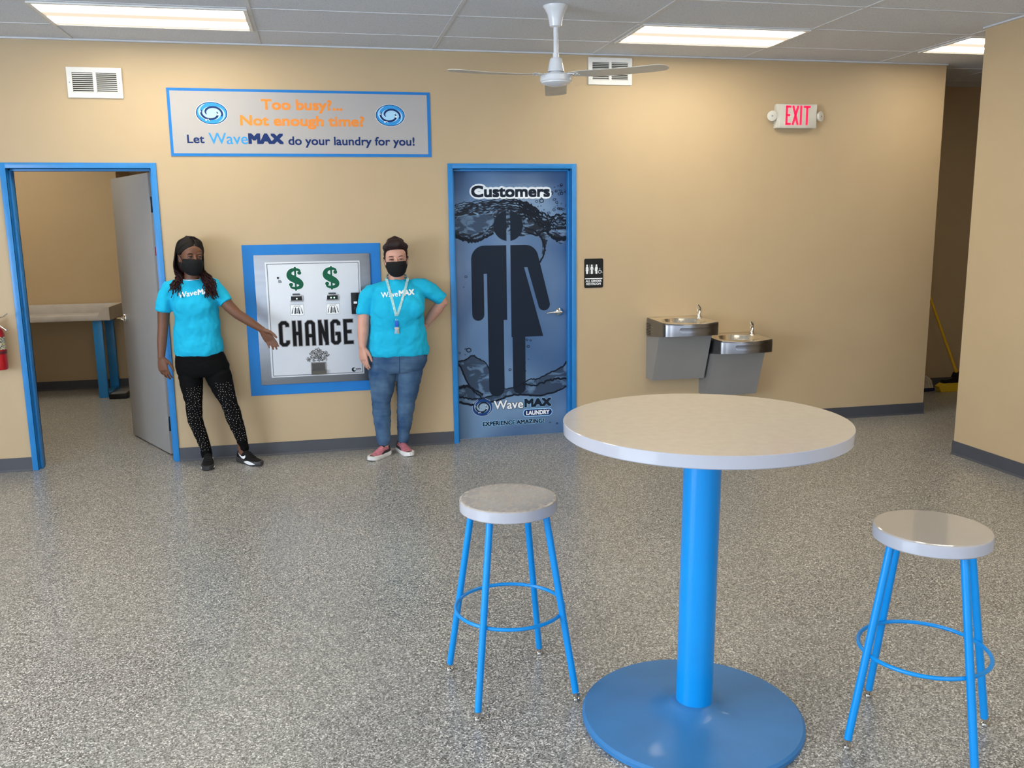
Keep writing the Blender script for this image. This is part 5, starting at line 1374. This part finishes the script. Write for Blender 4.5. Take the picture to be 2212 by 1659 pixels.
# shirt
st = MB()
torso_rings(st, [(.762, .548, -.17, .226, .142), (.80, .547, -.17, .233, .150), (.86, .546, -.17, .227, .152), (.92, .546, -.172, .214, .152), (.99, .543, -.174, .202, .150), (1.06, .548, -.180, .200, .160), (1.12, .556, -.184, .202, .166), (1.18, .556, -.180, .200, .152), (1.235, .554, -.170, .196, .125), (1.275, .552, -.166, .176, .105), (1.300, .551, -.166, .130, .090), (1.318, .551, -.168, .096, .078), (1.326, .551, -.170, .082, .070)])
for sx in (-1, 1): st.ellipsoid((.556+sx*.090, -.272, 1.115), (.095, .070, .09))
chain(st, [(.44, -.165, 1.255), (.365, -.165, 1.235), (.328, -.168, 1.185), (.310, -.172, 1.13)], [.060, .066, .064, .061], 20)
st.tube([(.318, -.170, 1.17), (.306, -.175, 1.12), (.300, -.179, 1.075)], [.062, .060, .058], 22)
chain(st, [(.67, -.165, 1.275), (.752, -.165, 1.262), (.815, -.160, 1.228), (.850, -.156, 1.202)], [.058, .068, .063, .058], 20)
st.tube([(.825, -.160, 1.222), (.865, -.153, 1.192), (.893, -.147, 1.170)], [.060, .057, .055], 22)
sm_ = remesh(st, .006, 11); wrinkle(sm_, .012, 8, 9, 5.2)
shirt2 = link_mesh('shirt', sm_, SHIRT, p2)
shirt_print(shirt2, [('Wave', .425, .545, 1.206, 1.213, .036, 0, .0008), ('MAX', .556, .668, 1.216, 1.222, .036, 0, .0030)], -.7)
MB().tube([(.551+.078*math.cos(a), -.171+.070*math.sin(a), 1.333+.010*math.sin(a)) for a in [2*PI*i/36 for i in range(36)]], .005, 8, closed=True).build('collar', SHIRT, shirt2, 60)
H2.mask('face_mask', p2)
# swept-up hair with a roll on top
hr_ = MB()
hr_.ellipsoid(H2.P(0, .016, .048), (.080*H2.k*H2.w, .094*H2.k, .080*H2.k), rot=H2.q, su=28, sv=16)
chain(hr_, [H2.P(-.058, -.042, .084), H2.P(-.030, -.060, .104), H2.P(.018, -.060, .108), H2.P(.060, -.038, .086)], [.030, .040, .042, .030], 18)
chain(hr_, [H2.P(-.030, -.02, .122), H2.P(0, -.01, .132), H2.P(.035, .005, .118)], [.030, .036, .030], 16)
for sx in (-1, 1): chain(hr_, [H2.P(sx*.066, -.040, .070), H2.P(sx*.073, -.026, .035), H2.P(sx*.0735, -.014, .002)], [(.012, .020), (.009, .016), (.004, .007)], 12)
hm = remesh(hr_, .0045, 4)
nrm = [v.normal.copy() for v in hm.vertices]; cos_ = [v.co.copy() for v in hm.vertices]
for v, n_, c_ in zip(hm.vertices, nrm, cos_):
    l_ = H2.q.transposed() @ (c_-H2.c)
    v.co = c_ + n_*.0016*math.sin(l_.x*520+6*math.sin(l_.z*45)+l_.y*90)
link_mesh('hair', hm, HAIR2, p2)
PINK = mat('pink_heather_knit', (.40, .13, .17), .8, var=.35, vscale=45, stretch=(1, 1, 4))
TRIMB = mat('shoe_black_trim', (.016, .015, .018), .6)
SOLEW = mat('shoe_white_sole', (.74, .74, .74), .45)
shoe((.440, -.205), (.283, -.392), .044, .088, p2, [PINK, TRIMB, SOLEW, SOLEW], 2)
shoe((.528, -.105), (.600, -.338), .043, .088, p2, [PINK, TRIMB, SOLEW, SOLEW], 2)
# lanyard with keys
bv = BVHTree.FromPolygons([v.co for v in shirt2.data.vertices], [list(p_.vertices) for p_ in shirt2.data.polygons])
def on_chest(x, z, off=.004):
    h_ = bv.ray_cast(Vector((x, -.8, z)), Vector((0, 1, 0))); return (h_[0] if h_[0] is not None else Vector((x, -.23, z)))+Vector((0, -off, 0))
sp_ = MB()
for xa, xb in ((.472, .523), (.630, .529)):
    rows = []; ys = []
    for i in range(24):
        u = i/23; x = xa+(xb-xa)*u; z = 1.338-(1.338-1.072)*u
        y = min(on_chest(x-.009, z).y, on_chest(x, z).y, on_chest(x+.009, z).y) if z < 1.31 else -.222+(1.338-z)*(-.55)
        ys.append(y)
    for _ in range(6): ys = [ys[0]]+[min(ys[i], (ys[i-1]+ys[i+1])/2) for i in range(1, 23)]+[ys[-1]]
    for i in range(24):
        u = i/23; x = xa+(xb-xa)*u; z = 1.338-(1.338-1.072)*u; y = ys[i]
        rows.append([(x-.0095, y, z), (x+.0095, y, z), (x+.0095, y+.0012, z), (x-.0095, y+.0012, z)])
    sp_.loft(rows)
sp_.tube([(.472, -.222, 1.338), (.474, -.19, 1.352), (.492, -.13, 1.364), (.551, -.100, 1.368), (.61, -.13, 1.364), (.628, -.19, 1.352), (.630, -.222, 1.338)], [(.002, .009)]*7, 8, ref=(0, 0, 1))
ly = sp_.build('lanyard', mat('pale_aqua_webbing', (.36, .60, .62), .7, var=.2, vscale=70), p2, 30); ly['label'] = 'pale aqua lanyard with a blue fob and keys'
yk = on_chest(.526, 1.02, .008).y
ck = MB().tube([(.526, yk, 1.075), (.526, yk, 1.052)], .0045, 10).tube([(.526+.006*math.cos(a), yk, 1.046+.008*math.sin(a)) for a in [2*PI*i/14 for i in range(14)]], .0016, 8, closed=True)
ck.build('clip', CHROME, ly, 40)
MB().box((.513, yk-.005, .992), (.539, yk+.001, 1.036), bev=.003).build('fob', mat('fob_blue', (.01, .10, .60), .4), ly, 30)
for k, (dx, ra) in enumerate(((-.006, .18), (.006, -.12), (0, .02))):
    kk = MB().prism(ell(0, -.010, .010, .0095, 18), -.001, .001).prism([(-.0038, -.018), (-.0038, -.046), (0, -.052), (.0038, -.046), (.0042, -.040), (.003, -.036), (.0042, -.031), (.0038, -.018)], -.001, .001)
    kk.v = [Matrix.Rotation(ra, 3, 'Y') @ v + Vector((.526+dx, yk-.002-.0025*k, .990)) for v in kk.v]
    kk.build('key', mat('key_brass' if k == 1 else 'key_steel', (.55, .38, .20) if k == 1 else (.55, .53, .5), .3, metal=1.0), ly, 30)
